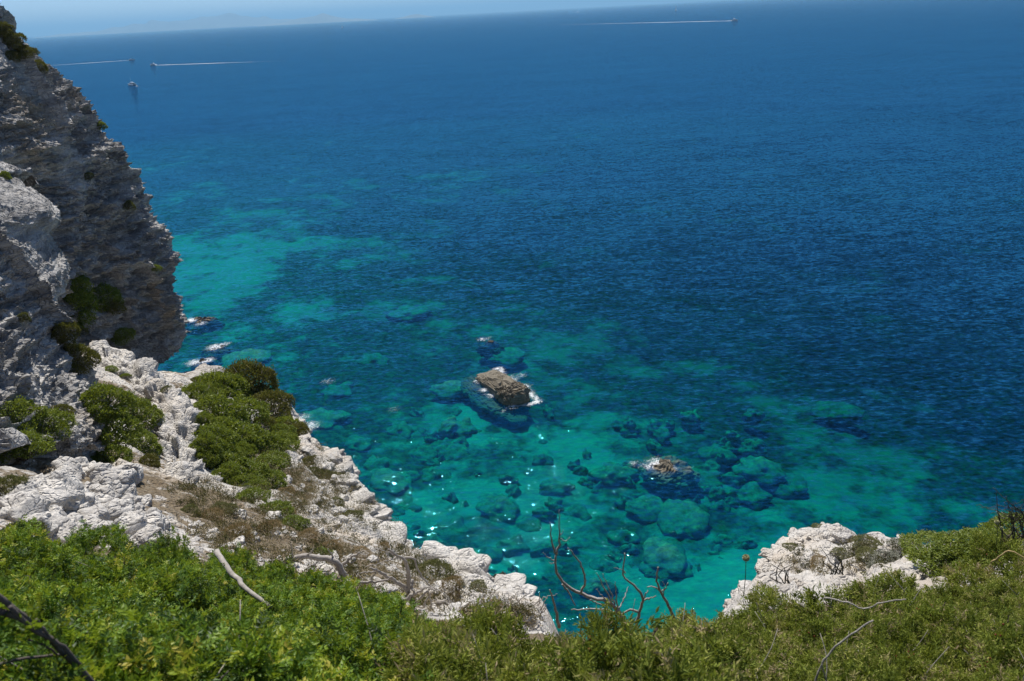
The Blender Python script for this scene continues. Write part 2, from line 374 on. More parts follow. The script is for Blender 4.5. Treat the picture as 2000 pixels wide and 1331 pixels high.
def bedded(Pt, seed, dip=(0.10, 0.0), amp=1.0, big=1.0):
    zz = Pt[:, 2] + dip[0] * Pt[:, 0] + dip[1] * Pt[:, 1] + 0.7 * vnoise(Pt * 0.16, seed) + 0.10 * vnoise(Pt * 0.9, seed + 60)
    q = lambda a, b: np.c_[Pt[:, 0] * a, Pt[:, 1] * a, zz * b]
    crack = 1 - np.abs(vnoise(np.c_[Pt[:, 0] * 0.30, Pt[:, 1] * 0.30, zz * 0.10], seed + 8))
    th = lambda x, k: np.tanh(k * x)
    rough = 0.30 + 0.85 * sstep(-0.35, 0.35, fbm(Pt * 0.2, 2, seed + 30))
    d = 0.8 * big * fbm(Pt * 0.12, 2, seed + 1)
    b_ = 0.20 * th(vnoise(q(.20, .8), seed + 2), 3) + 0.13 * th(vnoise(q(.55, 2.6), seed + 3), 3) + 0.11 * th(vnoise(q(1.2, 5.5), seed + 4), 3)
    b_ += 0.09 * th(vnoise(q(2.4, 9), seed + 5), 3) + 0.06 * vnoise(q(5, 15), seed + 6) + 0.17 * fbm(Pt * 1.3, 5, seed + 7, 0.65)
    f1, f2, c1 = worley(np.c_[Pt[:, 0] * 0.9, Pt[:, 1] * 0.9, zz * 1.9], seed + 9); g1, g2, c2 = worley(np.c_[Pt[:, 0] * 2.2, Pt[:, 1] * 2.2, zz * 4.6], seed + 19)
    b_ += 0.26 * (c1 - 0.5) - 0.16 * sstep(0.12, 0.0, f2 - f1) + 0.16 * (c2 - 0.5) - 0.09 * sstep(0.14, 0.0, g2 - g1)
    d += b_ * rough - 0.6 * sstep(0.92, 0.99, crack)
    return d * amp
def cliff(name, C, nu, nv, mat, seed, flip=False, amp=1.0, wu=None, wv=None, dip=(0.10, 0.0), taper=None):
    S = resample(resample(np.asarray(C, float), nu, 0, wu), nv, 1, wv)
    N = np.cross(np.gradient(S, axis=0), np.gradient(S, axis=1)); N /= np.linalg.norm(N, axis=-1)[..., None] + 1e-9
    if flip: N = -N
    Pt = S.reshape(-1, 3); a = bedded(Pt, seed, dip, amp)
    Pt = Pt + N.reshape(-1, 3) * a[:, None]
    return obj(name, mesh(name, Pt, grid_faces(nu, nv), smooth=False), mat)
ED = [(40, -34), (80, 22), (122, 64), (160, 102), (205, 144), (245, 177), (290, 218), (330, 234), (380, 256), (430, 284), (470, 304), (520, 318), (560, 334), (600, 348), (640, 356), (668, 344), (690, 312), (706, 276)]
C = []
for i, (y, x) in enumerate(ED):
    row = []; lf = i / (len(ED) - 1)
    yl = -120 + (y + 160 - -120) * lf
    for k in range(7):
        f = k / 6; px = -420 + (x + 420) * f; py = yl + (y - yl) * f ** 1.3
        d = 34 + 17 * f ** 0.8 - (2.5 * math.sin(math.pi * f) * (0.4 + lf))
        row.append(at(px, py, d))
    e = row[-1]
    hd_ = np.array([e[0], e[1], 0]) / np.hypot(e[0], e[1]); lf_ = np.array([-hd_[1], hd_[0], 0])
    row += [e + hd_ * 2.6 + lf_ * 0.9 + np.array([0, 0, -.4]), e + hd_ * 8 + lf_ * 4 + np.array([0, 0, -1.5]), e + hd_ * 15 + lf_ * 12 + np.array([0, 0, -4])]
    C.append(row)
_t = C[0][3]; _hd = np.array([_t[0], _t[1], 0]) / np.hypot(_t[0], _t[1])
C.insert(0, [p + _hd * 6 + np.array([-1.5, 0, -0.9]) for p in C[0]])
last = C[-1]
for dz, back in ((-4, 2.0), (-14, 2.5), (-28, 2.0), (-46, 1.0)):
    C.append([p + np.array([-back, back * 0.6, dz]) for p in last])
C = np.array(C)
wu = [0.5] + [1.0] * (len(ED) - 1) + [0.12] * 4; wv = [0.45, 0.6, 0.9, 1.1, 1.2, 1.3, 1.0, 0.6, 0.2]
headland = cliff('headland_cliff', C, 420, 420, M_CLIFF, 100, flip=True, wu=wu, wv=wv)
tag(headland, 'tall grey bedded limestone headland rising on the left above the sea', None, None, 'structure')
# nearer buttress at the left border
EB = [(336, -6), (352, 12), (370, 40), (395, 74), (420, 94), (452, 72), (484, 76), (530, 97), (570, 99), (604, 86), (634, 90), (670, 95), (712, 114), (740, 132), (790, 168), (826, 196), (880, 205), (930, 150)]
C = []
for i, (y, x) in enumerate(EB):
    lf = i / (len(EB) - 1); row = []; yl = 250 + 650 * lf; de = 31 - 9.5 * lf
    for k in range(5):
        f = k / 4; row.append(at(-420 + (x + 420) * f, yl + (y - yl) * f, de - 6 * (1 - f) - 0.8 * math.sin(math.pi * f)))
    e = row[-1]; row += [e + np.array([-0.6, 1.4, -0.3]), e + np.array([-3, 5, -1.2]), e + np.array([-9, 9, -2])]
    C.append(row)
C.insert(0, [p + np.array([-1.5, 4, -0.6]) for p in C[0]])
C.append([p + np.array([0, 0.5, -6]) for p in C[-1]])
buttress = cliff('rock_buttress', np.array(C), 330, 250, M_CLIFF, 200, flip=True, amp=0.7, wv=[0.4, 0.7, 1, 1.2, 1, 0.4, 0.15])
tag(buttress, 'nearer grey limestone buttress at the left border', None, None, 'structure')
# sunlit white spur running down from the headland
def spur(name, pts, widths, heights, seed, mat, nu=170, nv=90):
    Pc = np.array([at(*q) for q in pts]); Cc = resample(np.c_[Pc, np.array(widths), np.array(heights)], nu, 0)
    Pc, w, h = Cc[:, :3], Cc[:, 3], Cc[:, 4]
    T = np.gradient(Pc, axis=0); T[:, 2] = 0; T /= np.linalg.norm(T, axis=1)[:, None]; S = np.c_[T[:, 1], -T[:, 0], np.zeros(nu)]
    a = np.linspace(-1, 1, nv)
    off = np.sign(a) * np.abs(a) ** 1.0
    V = Pc[:, None] + S[:, None] * (off[None, :, None] * w[:, None, None]); V[..., 2] -= (np.abs(a) ** 2.6)[None] * h[:, None]
    N = np.cross(np.gradient(V, axis=1), np.gradient(V, axis=0)); N /= np.linalg.norm(N, axis=-1)[..., None]
    N *= np.sign(N[..., 2:].mean())
    Pt = V.reshape(-1, 3); f1, f2, c1 = worley(Pt * 1.3, seed); g1, g2, c2 = worley(Pt * 3.2, seed + 4)
    d = bedded(Pt, seed, (0.15, 0.1), 0.55) + 0.45 * (c1 - .5) + 0.35 * np.clip(f2 - f1, 0, .5) + 0.2 * (c2 - .5) + .12 * np.clip(g2 - g1, 0, .5)
    Pt = Pt + N.reshape(-1, 3) * d[:, None]
    return obj(name, mesh(name, Pt, grid_faces(nu, nv)), mat)
sp = spur('limestone_spur', [(180, 690, 38), (235, 715, 36), (290, 755, 33.5), (330, 800, 31), (352, 850, 28.5), (340, 905, 26), (318, 960, 22.5), (300, 1010, 19)], [1.4, 1.6, 1.7, 1.8, 1.7, 1.5, 1.3, 1.0], [3, 3.5, 4, 4, 4, 3.5, 3, 2.5], 301, M_WHITE)
tag(sp, 'sunlit white limestone rib with a craggy crest below the headland', None, None, 'structure')

# ------------------------------------------------------------------ sea, sea floor
def axis(lo, hi, step, far_lo, far_hi, g=1.22):
    c = list(np.arange(lo, hi, step)); s = step
    while c[-1] < far_hi: s *= g; c.append(c[-1] + s)
    s = step; head = [lo]
    while head[-1] > far_lo: s *= g; head.append(head[-1] - s)
    return np.array(head[:0:-1] + c)
sx = axis(-110, 130, 0.8, -45000, 45000); sy = axis(12, 230, 0.8, -40, 60000)
SX, SY = np.meshgrid(sx, sy, indexing='ij'); W = np.stack([SX.ravel(), SY.ravel()], 1)
FOAM = [(1283, 905, 2.2, .62), (1268, 912, 1.4, .55), (1240, 905, 1.6, .42), (1310, 915, 1.6, .45), (942, 663, 1.5, .55), (955, 660, 1.2, .4), (372, 626, 2.0, .75), (392, 632, 2.2, .5), (420, 678, 2.4, .65), (440, 672, 1.6, .55), (380, 708, 2.4, .6), (405, 704, 1.8, .7),
        (935, 745, 1.3, .62), (945, 762, 1.1, .72), (962, 772, 1.1, .72), (975, 728, 1.6, .68), (1000, 742, 1.5, .66), (1025, 755, 1.5, .62), (1035, 765, 1.3, .5), (1003, 793, 1.2, .7), (1018, 733, 1.6, .45), (605, 832, 2.5, .55), (590, 815, 2.0, .5), (640, 745, 2.0, .4), (1000, 1125, 1.2, .3), (770, 800, 2.0, .3)]
foam_a = np.zeros(len(W))
_a0, _a1 = onz(944, 736), onz(1006, 792); _c = ((_a0 + _a1) / 2)[:2] + np.array([.6, .8]); _u = (_a1 - _a0)[:2] / np.linalg.norm((_a1 - _a0)[:2]); _l = np.linalg.norm((_a1 - _a0)[:2])
_r = W - _c; _pu = _r @ _u; _pv = _r @ np.array([-_u[1], _u[0]])
_dd = np.maximum(np.abs(_pu) - _l * 0.56, np.abs(_pv) - 2.7)
_fn = vnoise(np.c_[W * 0.35, np.zeros(len(W))], 7)
foam_a = np.where(np.abs(_r).max(1) < 20, 0.80 * np.exp(-((_dd - 0.5) / 0.9) ** 2) * sstep(-0.5, 0.35, _fn - 0.25 * _pu / _l + 0.2 * np.sign(_pv)), 0)
for px, py, r, a in FOAM:
    c = onz(px, py)[:2]; foam_a = np.maximum(foam_a, (a + .14) * np.exp(-(((W - c) / r) ** 2).sum(1)))
nu, nv = len(sx), len(sy)
Vt = np.c_[W, np.zeros(len(W))]; Ft = grid_faces(nu, nv)
cor = np.array([[sx[0], sy[0]], [sx[-1], sy[0]], [sx[-1], sy[-1]], [sx[0], sy[-1]]])
base = len(Vt); Vb = np.c_[cor, np.full(4, -46.0)]
idx = np.arange(nu * nv).reshape(nu, nv)
me = bpy.data.meshes.new('sea')
fl = [tuple(f) for f in Ft]
fl += [tuple(idx[::-1, 0]) + (base, base + 1), tuple(idx[:, -1]) + (base + 2, base + 3), tuple(idx[0, :]) + (base + 3, base), tuple(idx[-1, ::-1]) + (base + 1, base + 2), (base, base + 3, base + 2, base + 1)]
me.from_pydata([tuple(v) for v in np.vstack([Vt, Vb])], [], fl); me.update()
me.attributes.new('foam', 'FLOAT', 'POINT').data.foreach_set('value', np.concatenate([foam_a, np.zeros(4)]).astype(np.float32))
sea = obj('sea', me, M_SEA); tag(sea, 'clear turquoise to deep blue sea with small ripples', None, None, 'structure')

# pixel column, row, depth, sand share
SB = [(430, 500, 5.0, .85), (350, 470, 5.0, .75), (520, 470, 6.2, .65), (600, 425, 9, .5), (480, 430, 7.5, .6), (540, 410, 9, .55), (360, 378, 7.5, .35), (420, 370, 9, .3), (330, 400, 5, .3), (500, 355, 9, .05), (400, 410, 7, .1), (440, 520, 3.5, .95), (370, 530, 3.4, .9), (560, 500, 5, .6),
      (700, 370, 11, .6), (800, 362, 14, .3), (640, 365, 10, .5), (680, 400, 11, .4), (760, 400, 14, .1), (700, 450, 12, .1), (900, 345, 13, .4), (650, 490, 8, .3), (610, 460, 5, .7), (760, 440, 12, .1), (900, 420, 16, .0), (1100, 420, 18, .0), (600, 560, 7, .3), (480, 580, 6, .35), (700, 600, 7, .4), (420, 640, 4, .45), (520, 650, 5, .4), (800, 640, 7, .3), (650, 700, 6, .4),
      (850, 520, 12, .05), (1000, 560, 13, .05), (1200, 550, 16, .02), (1000, 480, 17, 0), (1050, 640, 8, .45), (920, 690, 7, .45), (1120, 680, 10, .55), (1250, 690, 13, .35), (1400, 730, 11, .55), (1500, 700, 13, .2), (1330, 640, 14, .05), (1500, 770, 12, .35), (1650, 790, 14, .25), (1600, 850, 10, .4), (1700, 860, 13, .2), (1540, 890, 10, .3),
      (1100, 760, 8, .2), (1200, 770, 8, .15), (1300, 780, 9, .15), (1100, 730, 7.5, .5), (900, 800, 4.5, .9), (1000, 820, 4.5, .95), (950, 870, 4.2, .8), (1080, 850, 4.5, .9), (1250, 830, 6, .6), (1170, 890, 5, .3), (1120, 920, 4.5, .75), (940, 940, 4, .9), (1050, 980, 4.2, .75), (800, 900, 4.5, .45), (750, 850, 5, .4), (700, 800, 5.5, .35), (850, 960, 4, .6), (880, 1020, 4, .5), (950, 1050, 4, .4), (800, 1020, 4, .3),
      (1350, 860, 7, .4), (1400, 950, 5, .5), (1250, 1010, 4.5, .45), (1150, 1050, 4.2, .4), (1300, 960, 4.8, .6), (1430, 1090, 3.4, 1.0), (1400, 1130, 3.2, .95), (1500, 1000, 4.4, .8), (1380, 1050, 4, .7), (1430, 1010, 5.5, .05), (1560, 980, 6.5, .5), (1620, 930, 8, .45), (1680, 970, 8, .2), (1750, 960, 8.5, .55), (1770, 1000, 7.5, .6), (1720, 920, 10, .4), (1850, 1000, 7, .2), (1900, 960, 9, .05), (1880, 1020, 7, .45), (1850, 900, 11, .02), (1750, 850, 12, .05), (1950, 850, 18, 0), (1800, 750, 18, 0), (1600, 700, 18, 0), (1900, 600, 22, 0), (1400, 560, 20, 0), (1600, 500, 24, 0), (1200, 350, 22, 0), (800, 280, 20, 0), (500, 290, 14, .05), (285, 328, 8, .4), (300, 280, 14, .1), (1700, 300, 26, 0), (2300, 900, 20, 0), (300, 345, 12, .05), (400, 330, 13, .03), (550, 320, 14, 0), (480, 345, 12, .05), (700, 325, 15, 0), (800, 325, 15, .05), (950, 320, 18, 0), (250, 300, 14, 0), (600, 260, 20, 0), (1250, 1150, 3.4, .6), (1100, 1120, 3.6, .45), (980, 1100, 3.4, .4), (1100, 1180, 3, .5), (-200, 500, 6, .4), (-200, 300, 14, .1), (1000, 1300, 1, .4), (1700, 1200, 1, .5), (300, 720, 3, .4), (520, 720, 3.5, .4), (600, 850, 3, .3), (720, 950, 3, .35), (840, 1080, 2.5, .35)]
def optic(px, py, c):                      # depth as it seems through the surface (light bends, so the floor looks raised)
    sv = -ray(px, py)[2]; return c * sv / math.sqrt(1 - (1 - sv * sv) / 1.777)
sbd = np.array([optic(a, b, c) for a, b, c, _ in SB]); sbp = np.array([onz(q[0], q[1], -c)[:2] for q, c in zip(SB, sbd)]); sbs = np.array([q for *_, q in SB])
fxx = axis(-230, 150, 1.25, -1600, 1600); fyy = axis(10, 430, 1.25, -30, 2500)
FX, FY = np.meshgrid(fxx, fyy, indexing='ij'); FW = np.stack([FX.ravel(), FY.ravel()], 1)
def idw(Q, Pp, vals):
    o = [np.zeros(len(Q)) for _ in vals]; ws = np.zeros(len(Q))
    sc = 0.02 * np.linalg.norm(Pp, axis=1) ** 1.0 + 1.0
    for i in range(len(Pp)):
        d2 = ((Q - Pp[i]) ** 2).sum(1); w = 1 / (d2 / sc[i] ** 2 + 1.0) ** 1.6; ws += w
        for k, v in enumerate(vals): o[k] += w * v[i]
    return [q / ws for q in o]
fw3 = np.c_[FW, np.zeros(len(FW))]
_wa = 0.035 * np.linalg.norm(FW, axis=1)[:, None]
fd, fs = idw(FW + _wa * np.c_[fbm(fw3 * 0.06, 4, 81, 0.6), fbm(fw3 * 0.06, 4, 82, 0.6)] * 2.2, sbp, [sbd, sbs])
far = sstep(420, 1000, np.linalg.norm(FW - np.array([-40, 60]), axis=1)); fd = fd * (1 - far) + 45 * far; fs = fs * (1 - far)
wp = fw3 + 3.5 * np.c_[fbm(fw3 * 0.08, 3, 71), fbm(fw3 * 0.08, 3, 72), np.zeros(len(FW))]
fs2 = fs - 0.06 + 0.72 * fbm(wp * 0.085, 4, 73, 0.6) + 0.50 * fbm(wp * 0.27, 4, 74, 0.6)
fzz = -fd + 0.5 * fbm(fw3 * 0.15, 3, 75)
seabed = obj('seabed', mesh('seabed', np.c_[FW, np.maximum(fzz, -45)], grid_faces(len(fxx), len(fyy)), {'sand': np.clip(fs2, 0, 1)}), M_FLOOR)
tag(seabed, 'pale sandy sea floor with dark seagrass beds', None, None, 'structure')
#STAGE2

# ------------------------------------------------------------------ far hills and haze
def hill(name, prof, dist, depth, label, seed):
    pts = np.array(prof, float); xs = np.linspace(pts[0, 0], pts[-1, 0], 90); hs = np.interp(xs, pts[:, 0], pts[:, 1])
    hs = hs * (1 + 0.15 * vnoise(np.c_[xs * 0.06, np.zeros((90, 2))], seed)); V = []
    for x, h in zip(xs, hs):
        yh = 68 - 0.053 * (x - 100); v = ray(x, yh); g = np.array([v[0], v[1]]); g /= np.linalg.norm(g)
        hm = h * dist / F_PX
        for k in range(9):
            f = k / 8; zz = hm * math.sin(math.pi * f) ** 0.8 * (1 + 0.25 * vnoise(np.array([[x * 0.05, f * 4, 3.0]]), seed + 2)[0])
            V.append((*(g * (dist + depth * f)), zz - (2 if k in (0, 8) else 0)))
    o = obj(name, mesh(name, np.array(V), grid_faces(90, 9)), M_HILL)
    return tag(o, label, None, None, 'structure')
M_HILL = simple('far_land', (0.22, 0.22, 0.19), 0.9, 0.1, 0.3, 0.002)
hill('far_hills', [(60, 0), (110, 3), (190, 5), (235, 12), (290, 17), (340, 18), (400, 19), (450, 20), (500, 17), (540, 12), (590, 5), (640, 0)], 24000, 4000, 'long low hazy island hills on the horizon at left', 5)
hill('far_hills', [(500, 0), (560, 5), (590, 10), (615, 13), (632, 17), (645, 14), (665, 9), (690, 5), (740, 0)], 20000, 2500, 'small peaked hazy island on the horizon', 9)
hill('far_hills', [(770, 0), (800, 5), (812, 6), (825, 4), (850, 0)], 20000, 900, 'tiny hazy islet on the horizon', 12)
HZ = 62000.0
hv = np.array([(x, y, zz) for x in (-HZ, HZ) for y in (-300, 84000) for zz in (-47.5, 520)], float)
hf = [(0, 1, 3, 2), (4, 6, 7, 5), (0, 4, 5, 1), (2, 3, 7, 6), (0, 2, 6, 4), (1, 5, 7, 3)]
t = NT('haze_air')
pv = t.n('ShaderNodeVolumePrincipled', {'Color': (0.34, 0.67, 0.97, 1), 'Density': 7.2e-5, 'Anisotropy': 0.2})
t.t.links.new(pv.outputs[0], t.out.inputs['Volume'])
hz = obj('haze', poly_mesh('haze', hv, hf, False), t.m); tag(hz, 'thin blue sea haze over the whole view', None, None, 'stuff')

# ------------------------------------------------------------------ rocks in the sea
def unit(v): return v / (np.linalg.norm(v, axis=-1, keepdims=True) + 1e-9)
def blob(name, c, r, seed, e=1.0, nu=48, nv=30, rough=0.22, shear=0.0, yaw=0.0, strat=0.0, chunk=0.0):
    a = np.linspace(0, 2 * math.pi, nu, endpoint=False); b = np.linspace(-math.pi / 2, math.pi / 2, nv)
    A, B = np.meshgrid(a, b, indexing='ij'); sp_ = lambda x: np.sign(x) * np.abs(x) ** e
    U = np.stack([sp_(np.cos(B)) * sp_(np.cos(A)), sp_(np.cos(B)) * sp_(np.sin(A)), sp_(np.sin(B))], -1).reshape(-1, 3)
    Pt = U * np.array(r); g = np.min(r)
    q = Pt / max(0.6, np.mean(r)) * 1.6 + seed * 3.7
    d = 1 + rough * fbm(q, 4, seed, 0.55) + rough * 0.6 * np.tanh(2 * vnoise(q * 1.3, seed + 3))
    Pt = Pt * d[:, None]
    if chunk:
        f1, f2, c1 = worley(Pt * 0.8 / max(0.35, g * 0.35) + seed, seed + 1); g1, g2, c2 = worley(Pt * 2.2 / max(0.35, g * 0.35) + seed, seed + 2)
        dk = chunk * (0.9 * (c1 - 0.5) - 0.5 * sstep(0.12, 0, f2 - f1) + 0.45 * (c2 - 0.5) - 0.25 * sstep(0.12, 0, g2 - g1))
        Pt = Pt + unit(Pt / np.array(r)) * dk[:, None]
    if strat: Pt[:, 2] += strat * np.tanh(3 * vnoise(np.c_[Pt[:, 0] * 2.4 + Pt[:, 1] * 1.0, Pt[:, 1] * 0.35, Pt[:, 2] * 0.5], seed + 5)) * (U[:, 2] > 0.2)
    Pt[:, 2] *= 1 + shear * np.clip(U[:, 0], -1, 1)
    Fc = []
    i = np.arange(nu * nv).reshape(nu, nv); j = np.roll(i, -1, 0)
    Fc = np.stack([i[:, :-1], j[:, :-1], j[:, 1:], i[:, 1:]], -1).reshape(-1, 4)
    c0, s0 = math.cos(yaw), math.sin(yaw)
    Pt = np.c_[Pt[:, 0] * c0 - Pt[:, 1] * s0, Pt[:, 0] * s0 + Pt[:, 1] * c0, Pt[:, 2]]
    me = mesh(name, Pt, Fc, smooth=not chunk)
    return me
def slant(px, py): return float(np.linalg.norm(onz(px, py) - np.array([0, 0, H])))
def searock(name, px, py, wpx, dpx, topz, seed, mat, label, yaw=0.0, e=1.2, depth=2.0, rough=0.26):
    c = onz(px, py); L = wpx / F_PX * slant(px, py) / 2 * 1.25
    D = dpx / F_PX * slant(px, py) / 2 / (H / slant(px, py))
    o = obj(name, blob(name, c, (L, D, depth + topz), seed, e, 80, 50, yaw=yaw, rough=rough, chunk=0.5), mat); o.location = (c[0], c[1], -depth)
    return tag(o, label, 'rock', 'rocks breaking the sea surface')
a0, a1 = onz(944, 736), onz(1006, 792); dv = (a1 - a0)[:2]; yaw = math.atan2(dv[1], dv[0]); ln = np.linalg.norm(dv)
slab = empty('slab_rock', ((a0 + a1) / 2 * np.array([1, 1, 0])))
tag(slab, 'tilted bedded brown slab rock standing out of the sea, largest of the sea rocks', 'rock', 'rocks breaking the sea surface')
b1 = obj('slab', blob('slab', None, (ln * 0.54, 2.5, 1.4), 21, 0.36, 130, 90, 0.05, 0.66, yaw, 0.14, 0.42), M_SEAROCK, slab); b1.location = (0.6, 0.8, -0.05)
b2 = obj('ledge', blob('ledge', None, (ln * 0.74, 4.4, 1.3), 22, 1.0, 90, 50, 0.2, 0.0, yaw, 0, 0.3), M_DARKROCK, slab); b2.location = (-0.8, 0.5, -1.5)
searock('sea_rock', 1306, 908, 92, 50, 0.40, 31, M_SEAROCK, 'brown wave-washed rock with white foam on its left end, nearest the right ledge', yaw=-0.35)
searock('sea_rock', 960, 666, 46, 20, 0.05, 32, M_DARKROCK, 'small half-drowned rock seaward of the big slab rock')
searock('sea_rock', 392, 624, 56, 20, 0.05, 33, M_DARKROCK, 'half-drowned rock at the foot of the headland overhang, furthest out')
searock('sea_rock', 428, 676, 62, 22, 0.10, 34, M_DARKROCK, 'brown rock with foam right of the headland, middle one of three')
searock('sea_rock', 404, 703, 50, 14, 0.05, 35, M_DARKROCK, 'low foamy rock right of the headland, nearest the green bushes')
searock('sea_rock', 982, 1133, 78, 36, 0.45, 36, M_DARKROCK, 'dark weedy rock in the water just beyond the white brink', yaw=-0.3)
# drowned boulders lying on the sea floor
BO = [(762, 942, 92, 46, 1.3), (975, 985, 74, 46, 1.6), (905, 832, 46, 30, 1.4), (880, 828, 34, 24, 1.0), (868, 868, 50, 36, 2.4), (826, 884, 44, 30, 2.2), (892, 884, 52, 36, 2.2), (930, 910, 44, 24, 2.6), (850, 925, 60, 34, 2.2), (1010, 905, 46, 24, 2.8), (1085, 948, 62, 24, 2.0), (1196, 917, 76, 30, 1.6), (1262, 984, 62, 40, 1.7), (1338, 1008, 84, 70, 1.6), (1300, 1088, 92, 70, 1.3), (1482, 908, 76, 40, 1.8), (1470, 962, 60, 34, 2.4), (628, 815, 90, 34, 1.2), (796, 606, 70, 20, 1.6), (878, 754, 62, 24, 0.8), (482, 698, 84, 34, 0.7), (700, 868, 60, 30, 2.0), (782, 835, 50, 30, 2.0), (1000, 1062, 60, 30, 1.8), (1100, 1066, 60, 30, 2.2), (1165, 1142, 60, 26, 1.2), (1030, 1022, 50, 30, 2.4), (945, 1085, 70, 36, 1.8), (1220, 1050, 60, 34, 2.4), (1130, 1000, 60, 30, 2.6), (880, 1030, 70, 40, 2.2), (800, 990, 56, 34, 2.2), (1400, 880, 60, 30, 2.8), (990, 690, 60, 26, 1.6), (460, 655, 50, 18, 1.6), (560, 640, 60, 20, 2.4), (730, 700, 60, 24, 2.4), (660, 760, 60, 26, 2.2), (1370, 930, 70, 40, 2.4), (1180, 1100, 50, 30, 2.2), (1540, 940, 60, 34, 3.2), (1640, 800, 80, 30, 4.0), (1060, 870, 40, 22, 3.0), (1240, 905, 40, 22, 2.6), (840, 1060, 56, 30, 1.6), (735, 905, 50, 30, 2.0)]
protos = [blob('boulder', None, (1, 1, 1), 400 + k, 1.05, 36, 22, 0.38) for k in range(7)]
gq = np.random.default_rng(12)
for _ in range(120):                       # smaller boulders between the large ones
    x_, y_ = gq.uniform(660, 1480), gq.uniform(800, 1150)
    if y_ < 1230 - (x_ - 600) * 0.95 and x_ < 760: continue
    BO.append((x_, y_, gq.uniform(16, 44), gq.uniform(10, 24), gq.uniform(1.8, 3.0)))
for k, (px, py, w, h, dep) in enumerate(BO):
    c = onz(px, py, -dep - 0.5); sl0 = float(np.linalg.norm(c - np.array([0, 0, H])))
    L = w / F_PX * sl0 / 2 * 1.05; D = h / F_PX * sl0 / 2 / ((H + dep) / sl0)
    o = obj('boulder', protos[k % 7], M_SUNK, seabed); o.location = (c[0], c[1], -dep - 1.3); o.scale = (L, D, 1.3)
    o.rotation_euler = (0, 0, float(rng.uniform(-.5, .5)))

# ------------------------------------------------------------------ boats and wakes
M_GEL = simple('white_gelcoat', (0.88, 0.88, 0.86), 0.3, 0.5)
M_GLASSD = simple('dark_windows', (0.03, 0.04, 0.05), 0.1, 0.5)
M_SAIL = simple('sailcloth', (0.82, 0.81, 0.78), 0.7, 0.2)
M_MAST = simple('mast_metal', (0.5, 0.5, 0.5), 0.4, 0.5)
t = NT('wake_foam'); p = t.pos()
wf = t.rng(t.math('ADD', t.noise(p, 0.35, 5, 0.7), t.attr('strength')), 0.85, 1.25)
M_WAKE = t.end(t.mixsh(wf, t.n('ShaderNodeBsdfTransparent'), t.n('ShaderNodeBsdfDiffuse', {'Color': (0.85, 0.87, 0.88, 1)})))
def hullmesh(L, B, D, name='hull', sheer=0.35):
    st = np.linspace(0, 1, 9); V = []
    for s_ in st:
        hb = B / 2 * (1 - max(0, (s_ - 0.45) / 0.55) ** 2.2) + 0.02; dk = D * (1 + sheer * s_ ** 2); x = (s_ - 0.5) * L
        kz = -0.35 * D * (1 - s_ ** 3)
        V += [(x, -hb, dk), (x + 0.02 * L * s_, -hb * 0.82, 0.15 * D), (x, 0, kz), (x + 0.02 * L * s_, hb * 0.82, 0.15 * D), (x, hb, dk)]
    Fs = []
    for i in range(8):
        for j in range(4): Fs.append((i * 5 + j, (i + 1) * 5 + j, (i + 1) * 5 + j + 1, i * 5 + j + 1))
        Fs.append((i * 5, i * 5 + 4, (i + 1) * 5 + 4, (i + 1) * 5))
    Fs.append((0, 1, 2, 3, 4)); Fs.append((40, 44, 43, 42, 41))
    return poly_mesh(name, V, Fs, False)
def tapered(name, x0, x1, b, z0, z1, rake=0.3, tb=0.8):
    h = z1 - z0
    V = [(x0, -b, z0), (x1, -b, z0), (x1, b, z0), (x0, b, z0), (x0 + 0.1 * h, -b * tb, z1), (x1 - rake * h, -b * tb, z1), (x1 - rake * h, b * tb, z1), (x0 + 0.1 * h, b * tb, z1)]
    return poly_mesh(name, V, [(0, 3, 2, 1), (4, 5, 6, 7), (0, 1, 5, 4), (1, 2, 6, 5), (2, 3, 7, 6), (3, 0, 4, 7)], False)
def heading(p0, p1):
    d = (p1 - p0)[:2]; return math.atan2(d[1], d[0])
def motorboat(px, py, L, hd, label, bridge=True):
    c = onz(px, py); o = empty('motorboat', (c[0], c[1], 0.1), hd); tag(o, label, 'boat', 'boats out at sea')
    obj('hull', hullmesh(L, L * 0.3, L * 0.12), M_GEL, o)
    cb = obj('cabin', tapered('cabin', -0.22 * L, 0.18 * L, L * 0.11, L * 0.125, L * 0.215, 0.8), M_GEL, o)
    obj('window_band', tapered('window_band', -0.2 * L, 0.165 * L, L * 0.112, L * 0.155, L * 0.188, 0.75, 0.95), M_GLASSD, cb)
    if bridge:
        obj('flybridge', tapered('flybridge', -0.18 * L, 0.02 * L, L * 0.09, L * 0.2155, L * 0.26, 0.5), M_GEL, o)
        obj('radar_arch', poly_mesh('radar_arch', *join([tube([(-0.14 * L, s_ * L * 0.08, L * 0.26), (-0.17 * L, s_ * L * 0.06, L * 0.34)], [0.012 * L, 0.01 * L], 5) for s_ in (-1, 1)] + [tube([(-0.17 * L, -L * 0.065, L * 0.34), (-0.17 * L, L * 0.065, L * 0.34)], [0.011 * L] * 2, 5)])), M_GEL, o)
    return o, c
